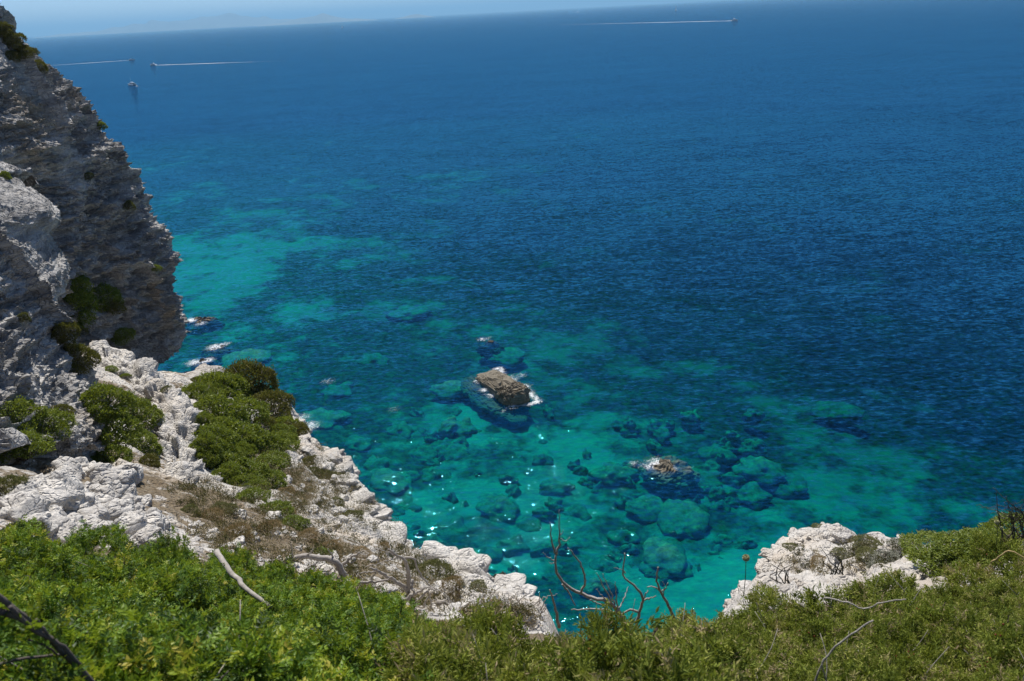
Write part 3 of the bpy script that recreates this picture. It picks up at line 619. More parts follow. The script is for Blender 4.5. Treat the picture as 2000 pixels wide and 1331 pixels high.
def wake(p0, p1, w0, w1, label, seed, s0=1.0, s1=0.25):
    n = 160; g = np.linspace(0, 1, n); d = (p1 - p0); sd_ = np.array([-d[1], d[0], 0]) / np.linalg.norm(d[:2]); V, S = [], []
    ww = (w0 + (w1 - w0) * g) * (1 + 0.25 * vnoise(np.c_[g * 30, np.zeros((n, 2))], seed))
    for k in range(5):
        f = (k - 2) / 2
        V.append(p0 + g[:, None] * d + sd_ * (f * ww / 2)[:, None] + np.array([0, 0, 0.12 - 0.03 * abs(f)])); S.append((s0 + (s1 - s0) * g) * (1 - 0.45 * abs(f)))
    V = np.stack(V, 1).reshape(-1, 3); S = np.stack(S, 1).ravel()
    o = obj('boat_wake', mesh('boat_wake', V, grid_faces(n, 5), {'strength': S}), M_WAKE)
    return tag(o, label, 'wake', 'white boat wakes')
def run(px, py, qx, qy, L, lab, wlab, w0, w1, seed, s1=.2, bridge=True):
    a, b = onz(px, py), onz(qx, qy)
    o, c = motorboat(px, py, L, heading(b, a), lab, bridge)
    st = a + (b - a) / np.linalg.norm(b - a) * L * 0.42
    wake(st, b, w0, w1, wlab, seed, s1=s1)
run(257, 118, 60, 131, 12, 'white motorboat speeding right, just above the small catamaran', 'white wake trailing left towards the headland', 6, 20, 1, 0.45)
run(299, 128, 720, 114, 13, 'white motorboat speeding left near the headland', 'white wake trailing right behind the left-bound motorboat', 6, 24, 2, -0.05)
run(1435, 41, 960, 52, 22, 'white cruise boat speeding right on the far right sea', 'long thin white wake of the far right boat', 14, 30, 3, 0.15)
run(1129, 24, 1108, 25.5, 34, 'tiny far motorboat near the horizon, topmost of the boats', 'short faint wake near the horizon', 26, 30, 4, 0.3)
c = onz(258, 167); cat = empty('catamaran', (c[0], c[1], 0.1), 2.5); cat.scale = (.85, .85, .85); tag(cat, 'small white catamaran with bare mast and dark cabin, closest of the boats', 'boat', 'boats out at sea')
for s_ in (-1, 1):
    h_ = obj('hull', hullmesh(12, 1.7, 1.5), M_GEL, cat); h_.location = (0, s_ * 2.6, 0)
obj('deck', tapered('deck', -5.2, 3.0, 2.9, 1.35, 1.75, 0.2, 0.98), M_GEL, cat)
cb = obj('cabin', tapered('cabin', -3.8, 2.2, 2.3, 1.755, 3.1, 0.9, 0.85), M_GLASSD, cat)
obj('cabin_roof', tapered('cabin_roof', -4.8, 1.2, 2.3, 3.105, 3.4, 0.5, 0.95), M_GEL, cat)
obj('mast', poly_mesh('mast', *tube([(1.0, 0, 1.8), (0.95, 0, 12)], [0.12, 0.07], 6)), M_MAST, cat)
obj('boom', poly_mesh('boom', *tube([(0.9, 0, 4.4), (-4.6, 0, 4.7)], [0.16, 0.13], 6)), M_SAIL, cat)
wake(onz(266, 168), onz(286, 176), 5, 9, 'short pale wake behind the catamaran', 6, 0.55, -0.1)
def sailboat(px, py, L, hd, label):
    c = onz(px, py); o = empty('sailboat', (c[0], c[1], 0.1), hd); tag(o, label, 'boat', 'boats out at sea')
    obj('hull', hullmesh(L, L * 0.28, L * 0.1), M_GEL, o)
    obj('mast', poly_mesh('mast', *tube([(0.05 * L, 0, 0.1 * L), (0.05 * L, 0, 1.3 * L)], [0.012 * L, 0.008 * L], 5)), M_MAST, o)
    for nm, a, b, d_ in (('mainsail', (0.03, .16), (-0.42, .17), (0.03, 1.27)), ('headsail', (0.48, .14), (0.08, .18), (0.09, 1.15))):
        V = []
        for s_ in (0.012, -0.012): V += [(q[0] * L, s_ * L + 0.03 * L * (q[0] < 0), q[1] * L) for q in (a, b, d_)]
        obj(nm, poly_mesh(nm, V, [(0, 1, 2), (5, 4, 3), (0, 3, 4, 1), (1, 4, 5, 2), (2, 5, 3, 0)], False), M_SAIL, o)
sailboat(668, 55, 14, 0.6, 'tiny white sailboat left of centre below the horizon')
sailboat(1320, 21, 24, 1.9, 'tiny white sailboat near the horizon right of centre')

# ------------------------------------------------------------------ plants: prototypes
def leafmat(name, stops, trans=0.38, rough=0.5, spec=0.35, hue=0.12):
    t = NT(name)
    oi = t.n('ShaderNodeObjectInfo').outputs['Random']
    f = t.math('ADD', t.attr('tint'), t.math('MULTIPLY', t.math('SUBTRACT', oi, 0.5), hue), clamp=True)
    c = t.ramp(f, stops)
    pb = t.pbr(c, rough, spec)
    tr = t.n('ShaderNodeBsdfTranslucent', {'Color': t.mix(0.5, c, (0.30, 0.34, 0.02, 1))})
    return t.end(t.mixsh(trans, pb, tr) if trans else pb)
ML_LENT = leafmat('lentisk_leaf', [(0.0, (0.032, 0.065, 0.010)), (0.3, (0.085, 0.17, 0.014)), (0.6, (0.19, 0.31, 0.020)), (0.85, (0.34, 0.42, 0.030)), (1.0, (0.48, 0.42, 0.06))])
ML_JUN = leafmat('juniper_leaf', [(0.0, (0.055, 0.07, 0.016)), (0.3, (0.14, 0.185, 0.030)), (0.65, (0.28, 0.33, 0.055)), (0.9, (0.40, 0.40, 0.11)), (1.0, (0.42, 0.33, 0.20))], 0.3, 0.7, 0.15)
ML_FAR = leafmat('shrub_leaf', [(0.0, (0.045, 0.075, 0.016)), (0.4, (0.125, 0.175, 0.024)), (0.8, (0.23, 0.285, 0.036)), (1.0, (0.30, 0.30, 0.08))], 0.38)
ML_BROWN = leafmat('brownish_leaf', [(0.0, (0.055, 0.050, 0.02)), (0.5, (0.13, 0.125, 0.035)), (1.0, (0.25, 0.21, 0.07))], 0.2, 0.7, 0.1)
ML_DRY = leafmat('dry_cushion', [(0.0, (0.10, 0.065, 0.035)), (0.5, (0.25, 0.175, 0.095)), (1.0, (0.42, 0.31, 0.18))], 0.2, 0.9, 0.05, 0.3)
ML_GREY = leafmat('grey_leaf', [(0.0, (0.10, 0.10, 0.08)), (0.5, (0.22, 0.225, 0.18)), (1.0, (0.42, 0.42, 0.36))], 0.15, 0.9, 0.05)
ML_OLIVE = leafmat('olive_leaf', [(0.0, (0.05, 0.05, 0.02)), (0.5, (0.12, 0.125, 0.05)), (1.0, (0.24, 0.22, 0.10))], 0.2, 0.8, 0.1)
def woodmat(name, c1, c2):
    t = NT(name); p = t.n('ShaderNodeTexCoord').outputs['Object']; n = t.noise(p, 14, 6, 0.7)
    return t.end(t.pbr(t.ramp(n, [(0.3, c1), (0.7, c2)]), 0.85, 0.15, t.bump(t.noise(p, 40, 5, 0.7), 0.5, 0.01)))
M_DEAD = woodmat('bleached_wood', (0.22, 0.195, 0.17), (0.50, 0.46, 0.41))
M_STEM = woodmat('live_stem', (0.07, 0.055, 0.04), (0.17, 0.13, 0.10))
M_SNAG = woodmat('snag_wood', (0.23, 0.21, 0.195), (0.50, 0.47, 0.435))
M_TWIG = woodmat('dark_twig', (0.06, 0.05, 0.045), (0.16, 0.135, 0.12))
M_CONE = simple('juniper_cone', (0.20, 0.035, 0.02), 0.5, 0.3, 0.3, 30)

def unit(v): return v / (np.linalg.norm(v, axis=-1, keepdims=True) + 1e-9)
def leaves(c, ax, side, L, W, tint, fold=0.15, back=0.42):
    n = unit(np.cross(ax, side)); L = L[:, None]; W = W[:, None]
    mid = c + ax * L * back + n * W * fold
    V = np.stack([c, mid + side * W / 2, c + ax * L, mid - side * W / 2], 1).reshape(-1, 3)
    i = np.arange(len(c)) * 4
    Fc = np.concatenate([np.stack([i, i + 1, i + 2], 1), np.stack([i, i + 2, i + 3], 1)])
    return V, Fc, np.repeat(tint, 4)
def bush_points(g, n, K=8, zmax=0.8, spread=0.62, rr=(0.26, 0.42), r0=0.58):
    cs = [np.array([0, 0, 0.30])]; rs = [r0]
    for _ in range(K):
        a = g.uniform(0, 2 * math.pi); r = spread * math.sqrt(g.uniform(0.15, 1)); rad = g.uniform(*rr)
        cs.append(np.array([r * math.cos(a), r * math.sin(a), g.uniform(0.10, zmax - 0.34) * (1 - 0.55 * (r / spread) ** 2)])); rs.append(rad)
    cs, rs = np.array(cs), np.array(rs); w = rs ** 2 / (rs ** 2).sum()
    m = int(n * 2.2); k = g.choice(len(rs), m, p=w); d = unit(g.normal(size=(m, 3))); d[:, 2] = np.where(d[:, 2] < -0.35, -d[:, 2], d[:, 2])
    rag = 1 + 0.22 * vnoise(d * 2.6 + cs[k] * 7, 3) + 0.10 * np.abs(g.normal(size=m)) * (g.uniform(size=m) < 0.25)
    p = cs[k] + d * (rs[k] * rag * (1 - 0.22 * g.uniform(size=m) ** 1.5))[:, None]
    ins = (np.linalg.norm(p[:, None] - cs[None], axis=-1) < rs[None] * 0.86).sum(1)
    ok = (ins - (np.linalg.norm(p - cs[k], axis=1) < rs[k] * 0.86) <= 0) & (p[:, 2] > 0.0)
    return p[ok][:n], d[ok][:n]
def stems(g, tips, r=0.012, n=14):
    parts = []
    for q in tips[g.choice(len(tips), min(n, len(tips)), replace=False)]:
        b = np.array([g.normal() * 0.05, g.normal() * 0.05, -0.15]); m = b * 0.5 + q * 0.5 + g.normal(size=3) * 0.08
        parts.append(tube(resample(np.array([b, m, q * 0.97]), 7, 0), np.linspace(r, r * 0.3, 7), 5))
    V, Fc = join(parts); return poly_mesh('stems', V, Fc)
def protobush(kind, seed):
    g = np.random.default_rng(seed); up = np.array([0, 0, 1.0]); cones = None
    if kind == 'lentisk':
        p, d = bush_points(g, 620, 9); S = len(p)
        D = unit(d * 0.7 + up * 0.75 + g.normal(size=(S, 3)) * 0.25); base = np.clip(g.normal(0.36, 0.17, S) + 0.26 * vnoise(p * 3.5 + seed, seed), 0.02, 1)
        young = g.uniform(size=S) < 0.34; nl, nf = 7, 8
        c_, a_, s_, L_, W_, t_ = [], [], [], [], [], []
        for j in range(nl):
            per = unit(np.cross(D, g.normal(size=(S, 3)))); ph = g.uniform(0.35, 1.35, S)[:, None]
            r = unit(D * np.cos(ph) + per * np.sin(ph)); sd_ = unit(np.cross(r, D + 0.01)); o = p - D * (0.075 * j / nl * 1.4)[..., None] if np.ndim(j) else p - D * (0.10 * j / nl)
            rl = g.uniform(0.055, 0.085, S)[:, None]
            for i in range(nf):
                u = 0.25 + 0.75 * (i // 2) / 3; sg = 1 if i % 2 else -1
                ax = unit(r * 0.55 + sd_ * sg * 0.85 + up * 0.12 + g.normal(size=(S, 3)) * 0.18)
                c_.append(o + r * rl * u); a_.append(ax); s_.append(unit(np.cross(ax, unit(np.cross(r, sd_)) + g.normal(size=(S, 3)) * 0.25)))
                L_.append(g.uniform(0.024, 0.038, S)); W_.append(g.uniform(0.012, 0.018, S))
                t_.append(np.clip(base + young * (0.42 if j < 3 else 0.15) + g.normal(0, 0.07, S), 0, 1))
        V, Fc, T = leaves(np.concatenate(c_), np.concatenate(a_), np.concatenate(s_), np.concatenate(L_), np.concatenate(W_), np.concatenate(t_))
        mat = ML_LENT
    elif kind == 'juniper':
        p, d = bush_points(g, 700, 22, 0.95, 0.75, (0.14, 0.30), 0.42); S = len(p)
        D = unit(d * 0.75 + up * 0.45 + g.normal(size=(S, 3)) * 0.4); base = np.clip(g.normal(0.46, 0.18, S) + 0.45 * vnoise(p * 4.0 + seed, seed), 0.0, 1); dead = g.uniform(size=S) < 0.06
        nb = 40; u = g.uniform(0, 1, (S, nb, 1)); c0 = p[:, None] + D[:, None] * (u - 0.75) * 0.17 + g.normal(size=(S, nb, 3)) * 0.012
        ax = unit(D[:, None] * 0.75 + g.normal(size=(S, nb, 3)) * 0.62); sd_ = unit(np.cross(ax, g.normal(size=(S, nb, 3))))
        L = g.uniform(0.028, 0.062, (S, nb)); W_ = g.uniform(0.008, 0.014, (S, nb))
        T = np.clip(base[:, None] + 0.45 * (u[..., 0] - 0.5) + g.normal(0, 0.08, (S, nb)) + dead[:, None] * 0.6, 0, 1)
        V, Fc, T = leaves(c0.reshape(-1, 3), ax.reshape(-1, 3), sd_.reshape(-1, 3), L.ravel(), W_.ravel(), T.ravel(), 0.3, 0.5)
        mat = ML_JUN
        pc = p[g.choice(S, 5)]; parts = []
        for q in pc:
            for _ in range(5):
                cc = q + g.normal(size=3) * 0.035 + np.array([0, 0, .0]); a = np.linspace(0, math.pi, 6)
                parts.append(tube(cc + np.c_[np.zeros((6, 2)), -np.cos(a) * 0.008], np.maximum(np.sin(a) * 0.008, 0.0004), 6))
        cones = poly_mesh('cones', *join(parts))
    else:
        n, L0, W0, K, mat, trn = {'far': (10500, 0.080, 0.042, 18, ML_FAR, .58), 'brown': (9500, 0.085, 0.032, 14, ML_BROWN, .5), 'olive': (5600, 0.09, 0.026, 8, ML_OLIVE, .5), 'dry': (4200, 0.13, 0.014, 5, ML_DRY, .5), 'grey': (2400, 0.11, 0.022, 6, ML_GREY, .5), 'grass': (420, 0.55, 0.016, 1, ML_DRY, .6)}[kind]
        p, d = bush_points(g, n, K, 0.75)
        if kind == 'grass':
            p = np.c_[g.normal(size=(n, 2)) * 0.18, np.zeros(n)]; d = unit(g.normal(size=(n, 3)) * 0.4 + up)
            p = p[:n]; d = d[:n]
        S = len(p); ax = unit(d * (1.0 if kind in ('dry', 'grass') else 0.55) + up * (0.25) + g.normal(size=(S, 3)) * (0.3 if kind == 'grass' else 0.55)); sd_ = unit(np.cross(ax, g.normal(size=(S, 3))))
        clump = vnoise(p * 5.0 + seed, seed)
        T = np.clip(trn + 0.25 * clump + g.normal(0, 0.13, S), 0, 1)
        V, Fc, T = leaves(p - ax * L0 * 0.4, ax, sd_, g.uniform(0.6, 1.2, S) * L0, g.uniform(0.7, 1.2, S) * W0, T)
    fol = mesh('foliage_' + kind, V, Fc, {'tint': T}, smooth=False); fol.materials.append(mat)
    st = stems(g, p, 0.016 if kind in ('lentisk', 'juniper') else 0.03, 16) if kind not in ('dry', 'grass') else None
    if st: st.materials.append(M_STEM)
    if cones: cones.materials.append(M_CONE)
    tw = None
    if kind in ('juniper', 'lentisk', 'far', 'brown'):      # bare grey twigs poking out
        parts = []
        for i in g.choice(len(p), {'juniper': 16, 'lentisk': 7}.get(kind, 18), replace=False):
            q0 = p[i] * 0.75; e = unit(d[i] * 0.8 + up * 0.5 + g.normal(size=3) * 0.5); ln_ = g.uniform(0.18, 0.42)
            pts = [q0, q0 + e * ln_ * 0.5 + g.normal(size=3) * 0.03, q0 + e * ln_ + g.normal(size=3) * 0.05]
            parts.append(tube(resample(np.array(pts), 6, 0), np.linspace(0.006, 0.002, 6) * (1 if kind in ('juniper', 'lentisk') else 2.6), 4))
        tw = poly_mesh('dead_twigs', *join(parts)); tw.materials.append(M_DEAD)
    return fol, st, cones, tw
PROTO = {k: [protobush(k, 900 + 31 * i + len(k)) for i in range(n)] for k, n in (('lentisk', 5), ('juniper', 5), ('far', 4), ('brown', 3), ('olive', 2), ('dry', 3), ('grey', 2), ('grass', 2))}
NAMES = {'lentisk': 'lentisk_shrub', 'juniper': 'juniper_shrub', 'far': 'green_shrub', 'brown': 'dark_shrub', 'olive': 'olive_shrub', 'dry': 'dry_cushion_plant', 'grey': 'grey_shrub', 'grass': 'dry_grass_tuft'}
cnt = {k: 0 for k in PROTO}
def plant(kind, loc, s, label, group=None, flat=1.0, cat='shrub', tilt=None):
    fol, st, cones, tw = PROTO[kind][cnt[kind] % len(PROTO[kind])]; cnt[kind] += 1
    o = empty(NAMES[kind], loc, float(rng.uniform(0, 6.28))); o.scale = (s, s, s * flat)
    if tilt is not None:
        q = Vector((0, 0, 1)).rotation_difference(Vector(tilt)); o.rotation_mode = 'QUATERNION'
        o.rotation_quaternion = q @ Matrix.Rotation(float(rng.uniform(0, 6.28)), 3, 'Z').to_quaternion()
    obj('foliage', fol, None, o)
    if st: obj('stems', st, None, o)
    if cones: obj('cones', cones, None, o)['kind'] = 'stuff'
    if tw: obj('dead_twigs', tw, None, o)['kind'] = 'stuff'
    return tag(o, label, cat, group)
bpy.context.view_layer.update(); DG = bpy.context.evaluated_depsgraph_get()
def hit(px, py):
    v = ray(px, py); ok, loc, nrm, _, ob, _ = scene.ray_cast(DG, Vector((0, 0, H)) + Vector(v) * 0.2, Vector(v))
    while ok and ob.name in ('sea', 'haze', 'seabed'):
        return None, None
    return (np.array(loc), np.array(nrm)) if ok else (None, None)
def drop(x, y):                            # ground height below a plan position
    i = int(round((x - gx[0]) / STEP)); j = int(round((y - gy[0]) / STEP))
    return float(z2.reshape(X.shape)[min(max(i, 0), len(gx) - 1), min(max(j, 0), len(gy) - 1)])

# ------------------------------------------------------------------ foreground shrubs
def inpoly(q, poly):
    c = False; n = len(poly)
    for i in range(n):
        a, b = poly[i], poly[(i + 1) % n]
        if (a[1] > q[1]) != (b[1] > q[1]) and q[0] < a[0] + (q[1] - a[1]) / (b[1] - a[1]) * (b[0] - a[0]): c = not c
    return c
def carpet(poly_px, spacing, seed):
    poly = [at(*q)[:2] for q in poly_px]; P0 = np.array(poly); g = np.random.default_rng(seed); out = []
    for _ in range(6000):
        q = g.uniform(P0.min(0), P0.max(0))
        if inpoly(q, poly) and all(np.hypot(*(q - o)) > spacing for o in out): out.append(q)
    return out
lent = carpet([(-260, 1560, 2.0), (-260, 1040, 8.6), (0, 1035, 8.8), (330, 1050, 9.2), (450, 1085, 9.0), (560, 1130, 8.6), (640, 1155, 8.2), (750, 1185, 7.6), (810, 1250, 6.0), (800, 1331, 3.8), (760, 1560, 2.0)], 0.62, 3)
def topx(q, h):
    v = np.array([q[0], q[1], drop(*q) + h - H]); k = v @ _F; return 1000 + F_PX * (v @ _RT) / k, 665.5 - F_PX * (v @ _UP) / k
def zone_l(x, y):
    if y > 1290: return 'glossy green shrub of the left thicket along the bottom border', 'left thicket, bottom border'
    if x < 90: return 'glossy green shrub of the left thicket at the left border', 'left thicket, left border'
    if x > 660: return 'glossy green shrub at the right end of the left thicket, meeting the junipers', 'left thicket, right end'
    if 380 < x < 560 and y < 1220: return 'glossy green shrub beside the straight bleached log', 'left thicket, around the log'
    if y < 1090: return 'glossy green shrub on the top edge of the left thicket under white blocks', 'left thicket, top edge'
    return 'glossy green shrub in the middle of the left thicket', 'left thicket, middle'
def zone_j(x, y):
    if y > 1290: return 'olive green juniper of the right thicket along the bottom border', 'right thicket, bottom border'
    if x > 1880: return 'olive green juniper of the right thicket at the right border', 'right thicket, right border'
    if x < 1000: return 'olive green juniper at the left end of the right thicket', 'right thicket, left end'
    if y < 1190 and x > 1430: return 'olive green juniper standing before the white ledge', 'right thicket, before the ledge'
    if x < 1360 and y < 1245: return 'olive green juniper below the dead junipers', 'right thicket, below the dead junipers'
    return 'olive green juniper in the middle of the right thicket', 'right thicket, middle'
for q in lent:
    lb, gp_ = zone_l(*topx(q, 0.5))
    plant('lentisk', (q[0], q[1], drop(*q) - 0.02), float(rng.uniform(0.66, 0.92)), lb, gp_, flat=float(rng.uniform(0.95, 1.2)))
juni = carpet([(830, 1560, 2.0), (860, 1300, 4.5), (930, 1260, 6.2), (1060, 1275, 6.2), (1180, 1262, 5.8), (1300, 1255, 5.6), (1400, 1222, 5.8), (1470, 1185, 6.1), (1560, 1150, 6.8), (1700, 1110, 7.2), (1850, 1095, 7.6), (2000, 1065, 8.2), (2250, 1050, 8.2), (2400, 1560, 2.2)], 0.60, 5)
for q in juni:
    lb, gp_ = zone_j(*topx(q, 0.5))
    plant('juniper', (q[0], q[1], drop(*q) - 0.05), float(rng.uniform(0.48, 0.95)), lb, gp_, flat=float(rng.uniform(0.9, 1.25)))
print('lentisk', len(lent), 'juniper', len(juni))

# ------------------------------------------------------------------ white blocks and loose stones
outcrop = empty('limestone_outcrop', at(200, 980, 15.5)); tag(outcrop, 'white block outcrop of weathered limestone above the left thicket', None, None, 'structure')
blocks = [blob('rock_block', None, (1, 1, 1), 500 + k, 0.55, 24, 16, 0.30) for k in range(8)]
gr = np.random.default_rng(77); oc = np.array(outcrop.location)
OUT = [(40, 950), (150, 915), (235, 930), (300, 980), (335, 1030), (330, 1075), (60, 1060), (20, 1000)]
nb = 0
for _ in range(420):
    px, py = gr.uniform(20, 340), gr.uniform(905, 1070)
    if not inpoly((px, py), OUT): continue
    loc, nrm_ = hit(px, py)
    if loc is None or np.hypot(loc[0], loc[1]) < 10.5: continue
    sl0 = np.linalg.norm(loc - np.array([0, 0, H])); s0 = gr.choice([10, 15, 22, 30], p=[.3, .35, .25, .1]) / F_PX * sl0
    o = obj('rock_block', blocks[int(gr.integers(8))], M_WHITE, outcrop); o.location = tuple(loc - oc + np.array([0, 0, s0 * 0.15]))
    o.scale = (s0 * gr.uniform(.8, 1.25), s0 * gr.uniform(.7, 1.1), s0 * gr.uniform(.55, .95)); o.rotation_euler = tuple(gr.uniform(-.5, .5, 2)) + (gr.uniform(0, 6.3),)
    nb += 1
    if nb >= 150: break
SCREE = [(390, 1000), (350, 1050), (450, 1090), (640, 1150), (760, 1200), (1040, 1225), (1060, 1200), (830, 1105), (700, 960), (600, 870), (540, 900), (560, 980), (480, 1000)]
ns = 0
for _ in range(900):
    px, py = gr.uniform(350, 1060), gr.uniform(870, 1225)
    if not inpoly((px, py), SCREE): continue
    loc, nrm_ = hit(px, py)
    if loc is None: continue
    sl0 = np.linalg.norm(loc - np.array([0, 0, H])); s0 = gr.choice([4, 7, 11, 16], p=[.4, .35, .2, .05]) / F_PX * sl0
    o = obj('stone', blocks[int(gr.integers(8))], M_WHITE, terrain); o.location = tuple(loc)
    o.scale = (s0 * gr.uniform(.8, 1.4), s0 * gr.uniform(.7, 1.1), s0 * gr.uniform(.35, .7)); o.rotation_euler = tuple(gr.uniform(-.4, .4, 2)) + (gr.uniform(0, 6.3),)
    ns += 1
    if ns >= 170: break
rim = np.array([bp[i] * (1 - f) + bp[i + 1] * f for i in list(range(4, 11)) + list(range(17, 25)) for f in np.arange(0, 1, 0.7 / max(0.7, np.linalg.norm(bp[i + 1] - bp[i])))])
for q in rim:                              # broken ledge blocks along the brink
    for _ in range(2):
        x_, y_ = q[:2] * (1 - gr.uniform(-0.15, 1.5) / np.hypot(q[0], q[1])) + gr.normal(size=2) * 0.25; s0 = gr.choice([.18, .3, .5], p=[.45, .4, .15])
        if q[0] > 3 and drop(x_, y_) < q[2] - 1.2: continue
        o = obj('stone', blocks[int(gr.integers(8))], M_WHITE, terrain); s0 *= 0.75 if q[0] > 3 else 1.0; o.location = (x_, y_, (drop(x_, y_) if q[0] > 3 else max(drop(x_, y_), q[2] - 0.9)) - s0 * 0.15 - (0.1 if q[0] > 3 else 0))
        o.scale = (s0 * gr.uniform(1.0, 1.7), s0 * gr.uniform(.8, 1.2), s0 * gr.uniform(.35, .6)); o.rotation_euler = tuple(gr.uniform(-.3, .3, 2)) + (gr.uniform(0, 6.3),)
RLEDGE = [(1465, 1120), (1530, 1045), (1620, 1030), (1740, 1045), (1800, 1075), (1650, 1110)]
for _ in range(60):
    px, py = gr.uniform(1460, 1800), gr.uniform(1030, 1125)
    loc, nrm_ = hit(px, py)
    if not inpoly((px, py), RLEDGE) or loc is None: continue
    s0 = gr.choice([4, 7, 11], p=[.5, .35, .15]) / F_PX * np.linalg.norm(loc - np.array([0, 0, H]))
    o = obj('stone', blocks[int(gr.integers(8))], M_WHITE, terrain); o.location = tuple(loc)
    o.scale = (s0 * 1.4, s0, s0 * .45); o.rotation_euler = (0, 0, gr.uniform(0, 6.3))

# ------------------------------------------------------------------ shrubs on terrace, cliff and ledge
def bush(kind, px, py, wpx, label, group=None, flat=1.0, sink=0.24, cat='shrub', d=None, tilt=0.0):
    loc, nv_ = hit(px, py)
    if loc is None:
        print('no ground for', label); return
    s = wpx / 2 / F_PX * np.linalg.norm(loc - np.array([0, 0, H])) * (1.0 if group == CG and wpx < 62 else 1.3 if kind in ('far', 'brown') else 1.1)
    t_ = None
    if tilt: t_ = tuple(unit(np.array(nv_) * tilt + np.array([0, 0, 1]) * (1 - tilt)))
    return plant(kind, loc - np.array([0, 0, s * sink * flat]), float(s), label, group, flat, cat, t_)
TG, CG, DG_ = 'green shrubs on the terrace', 'shrubs clinging to the cliff', 'dry cushion plants on the scree'
TERR = [(392, 745), (470, 735), (535, 790), (560, 850), (545, 920), (510, 960), (440, 950), (395, 925), (385, 850), (375, 790)]
gt = np.random.default_rng(19); k = 0
while k < 44:
    x_, y_ = gt.uniform(375, 560), gt.uniform(735, 960)
    if not inpoly((x_, y_), TERR): continue
    k += 1; bush('brown' if x_ > 505 and y_ < 840 else 'far', x_, y_, float(gt.uniform(34, 66)), 'small green bush filling the terrace thicket between larger bushes', 'small bushes filling the terrace thicket', float(gt.uniform(.75, 1.1)))
for a in [('brown', 480, 762, 110, 'big olive brown bush leaning on the terrace edge against the sea', 1.15), ('brown', 528, 800, 84, 'dark shaded bush on the seaward side of the terrace', 1.0), ('brown', 562, 850, 66, 'dark bush just above the white brink, lowest of the seaward bushes', 0.9),
          ('far', 425, 768, 92, 'mid green rounded bush at the top left of the terrace', 1.0), ('far', 418, 812, 96, 'green bush beside the white rib at the middle of the terrace', 0.9), ('far', 470, 812, 84, 'green bush tucked under the big olive brown bush', 0.9), ('far', 405, 866, 84, 'green bush right of the white rib crest', 0.9),
          ('far', 458, 862, 96, 'bright green bush in the centre of the terrace', 0.9), ('far', 505, 872, 84, 'green bush on the right of the terrace above bare rock', 0.9), ('far', 520, 915, 70, 'small green bush at the lower right of the terrace thicket', 0.8), ('far', 430, 915, 84, 'dark green bush at the lower left of the terrace thicket', 0.85), ('far', 478, 928, 76, 'green bush at the bottom of the terrace thicket', 0.8), ('grey', 492, 872, 44, 'silvery grey shrub among the green terrace bushes', 0.9),
          ('far', 492, 975, 60, 'green bush below the terrace thicket, topmost of three in a row', 0.7), ('far', 532, 1003, 62, 'green bush below the terrace thicket, middle of three in a row', 0.7), ('far', 570, 1026, 54, 'green bush below the terrace thicket, lowest of three in a row', 0.65), ('grey', 482, 958, 26, 'small silvery shrub by a white stone below the terrace', 0.8),
          ('brown', 385, 748, 40, 'low dark scrub in the gully behind the white rib', 0.6)]:
    bush(a[0], a[1], a[2], a[3], a[4], TG, a[5])
for a in [('far', 200, 790, 84, 'dark green bush left of the white rib, top one', 0.95), ('far', 255, 812, 78, 'dark green bush against the white rib', 0.95), ('far', 222, 845, 90, 'dark green bush left of the white rib, middle one', 0.95), ('far', 265, 868, 70, 'dark green bush left of the white rib, lower right one', 0.9), ('brown', 290, 905, 54, 'brownish bush at the foot of the white rib', 0.9), ('far', 215, 895, 64, 'dark green bush left of the white rib, lowest one', 0.9),
          ('far', 25, 815, 84, 'shaded dark shrub under the buttress at the left border', 0.8), ('far', 85, 835, 80, 'shaded dark shrub under the buttress, second from the border', 0.8), ('far', 45, 880, 86, 'shaded dark shrub under the buttress, just above white blocks', 0.8), ('brown', 118, 805, 50, 'brown shaded shrub at the buttress foot', 0.8), ('olive', 20, 965, 90, 'brownish olive shrub at the left border above the thicket', 0.9),
          ('far', 138, 560, 66, 'sunny green shrub between buttress and headland, topmost', 1.1), ('far', 150, 600, 72, 'green shrub in the cleft right of the buttress', 1.1), ('far', 195, 580, 62, 'dark shrub on the headland ledge beside bare branches', 0.9), ('brown', 222, 600, 50, 'dark shrub under the headland overhang, right end of the ledge', 0.9), ('brown', 122, 650, 60, 'dark shrub in the cleft below the sunny green shrub', 1.2), ('brown', 150, 705, 66, 'dark shrub in the cleft above the white rib', 1.1), ('olive', 152, 648, 44, 'yellowish dry tuft in the cleft beside the buttress', 1.2), ('far', 240, 655, 46, 'small shrub under the headland near the top of the white rib', 0.9),
          ('olive', 172, 345, 24, 'small green tuft on the bare headland wall', 1.0), ('olive', 250, 402, 26, 'green tuft on the headland near its seaward edge', 1.2), ('olive', 45, 620, 28, 'small tuft on the buttress wall', 1.0), ('far', 8, 344, 24, 'tuft on the buttress crest at the left border', 1.0), ('far', 196, 245, 24, 'tuft on the upper headland edge', 0.8), ('far', 305, 525, 22, 'tiny tuft by the lower headland edge', 1.0),
          ('brown', 4, 58, 44, 'dark scrub on the headland top at the left border', 0.8), ('brown', 26, 80, 46, 'dark scrub on the headland top, second from the border', 0.8), ('brown', 50, 104, 44, 'dark scrub on the headland crest, third from the border', 0.8), ('brown', 76, 132, 40, 'dark scrub on the headland crest, lowest one', 0.8), ('brown', 20, 110, 34, 'dry dark scrub below the headland crest', 0.7),
          ('far', 215, 722, 30, 'little green plant on the upper white rib', 0.6), ('far', 246, 735, 26, 'little green plant on the white rib beside the gully', 0.6), ('olive', 325, 762, 34, 'olive tuft on the seaward shoulder of the white rib', 0.6), ('olive', 250, 940, 40, 'olive tuft beside the white blocks', 0.7)]:
    bush(a[0], a[1], a[2], a[3], a[4], CG, a[5], tilt=0.35)
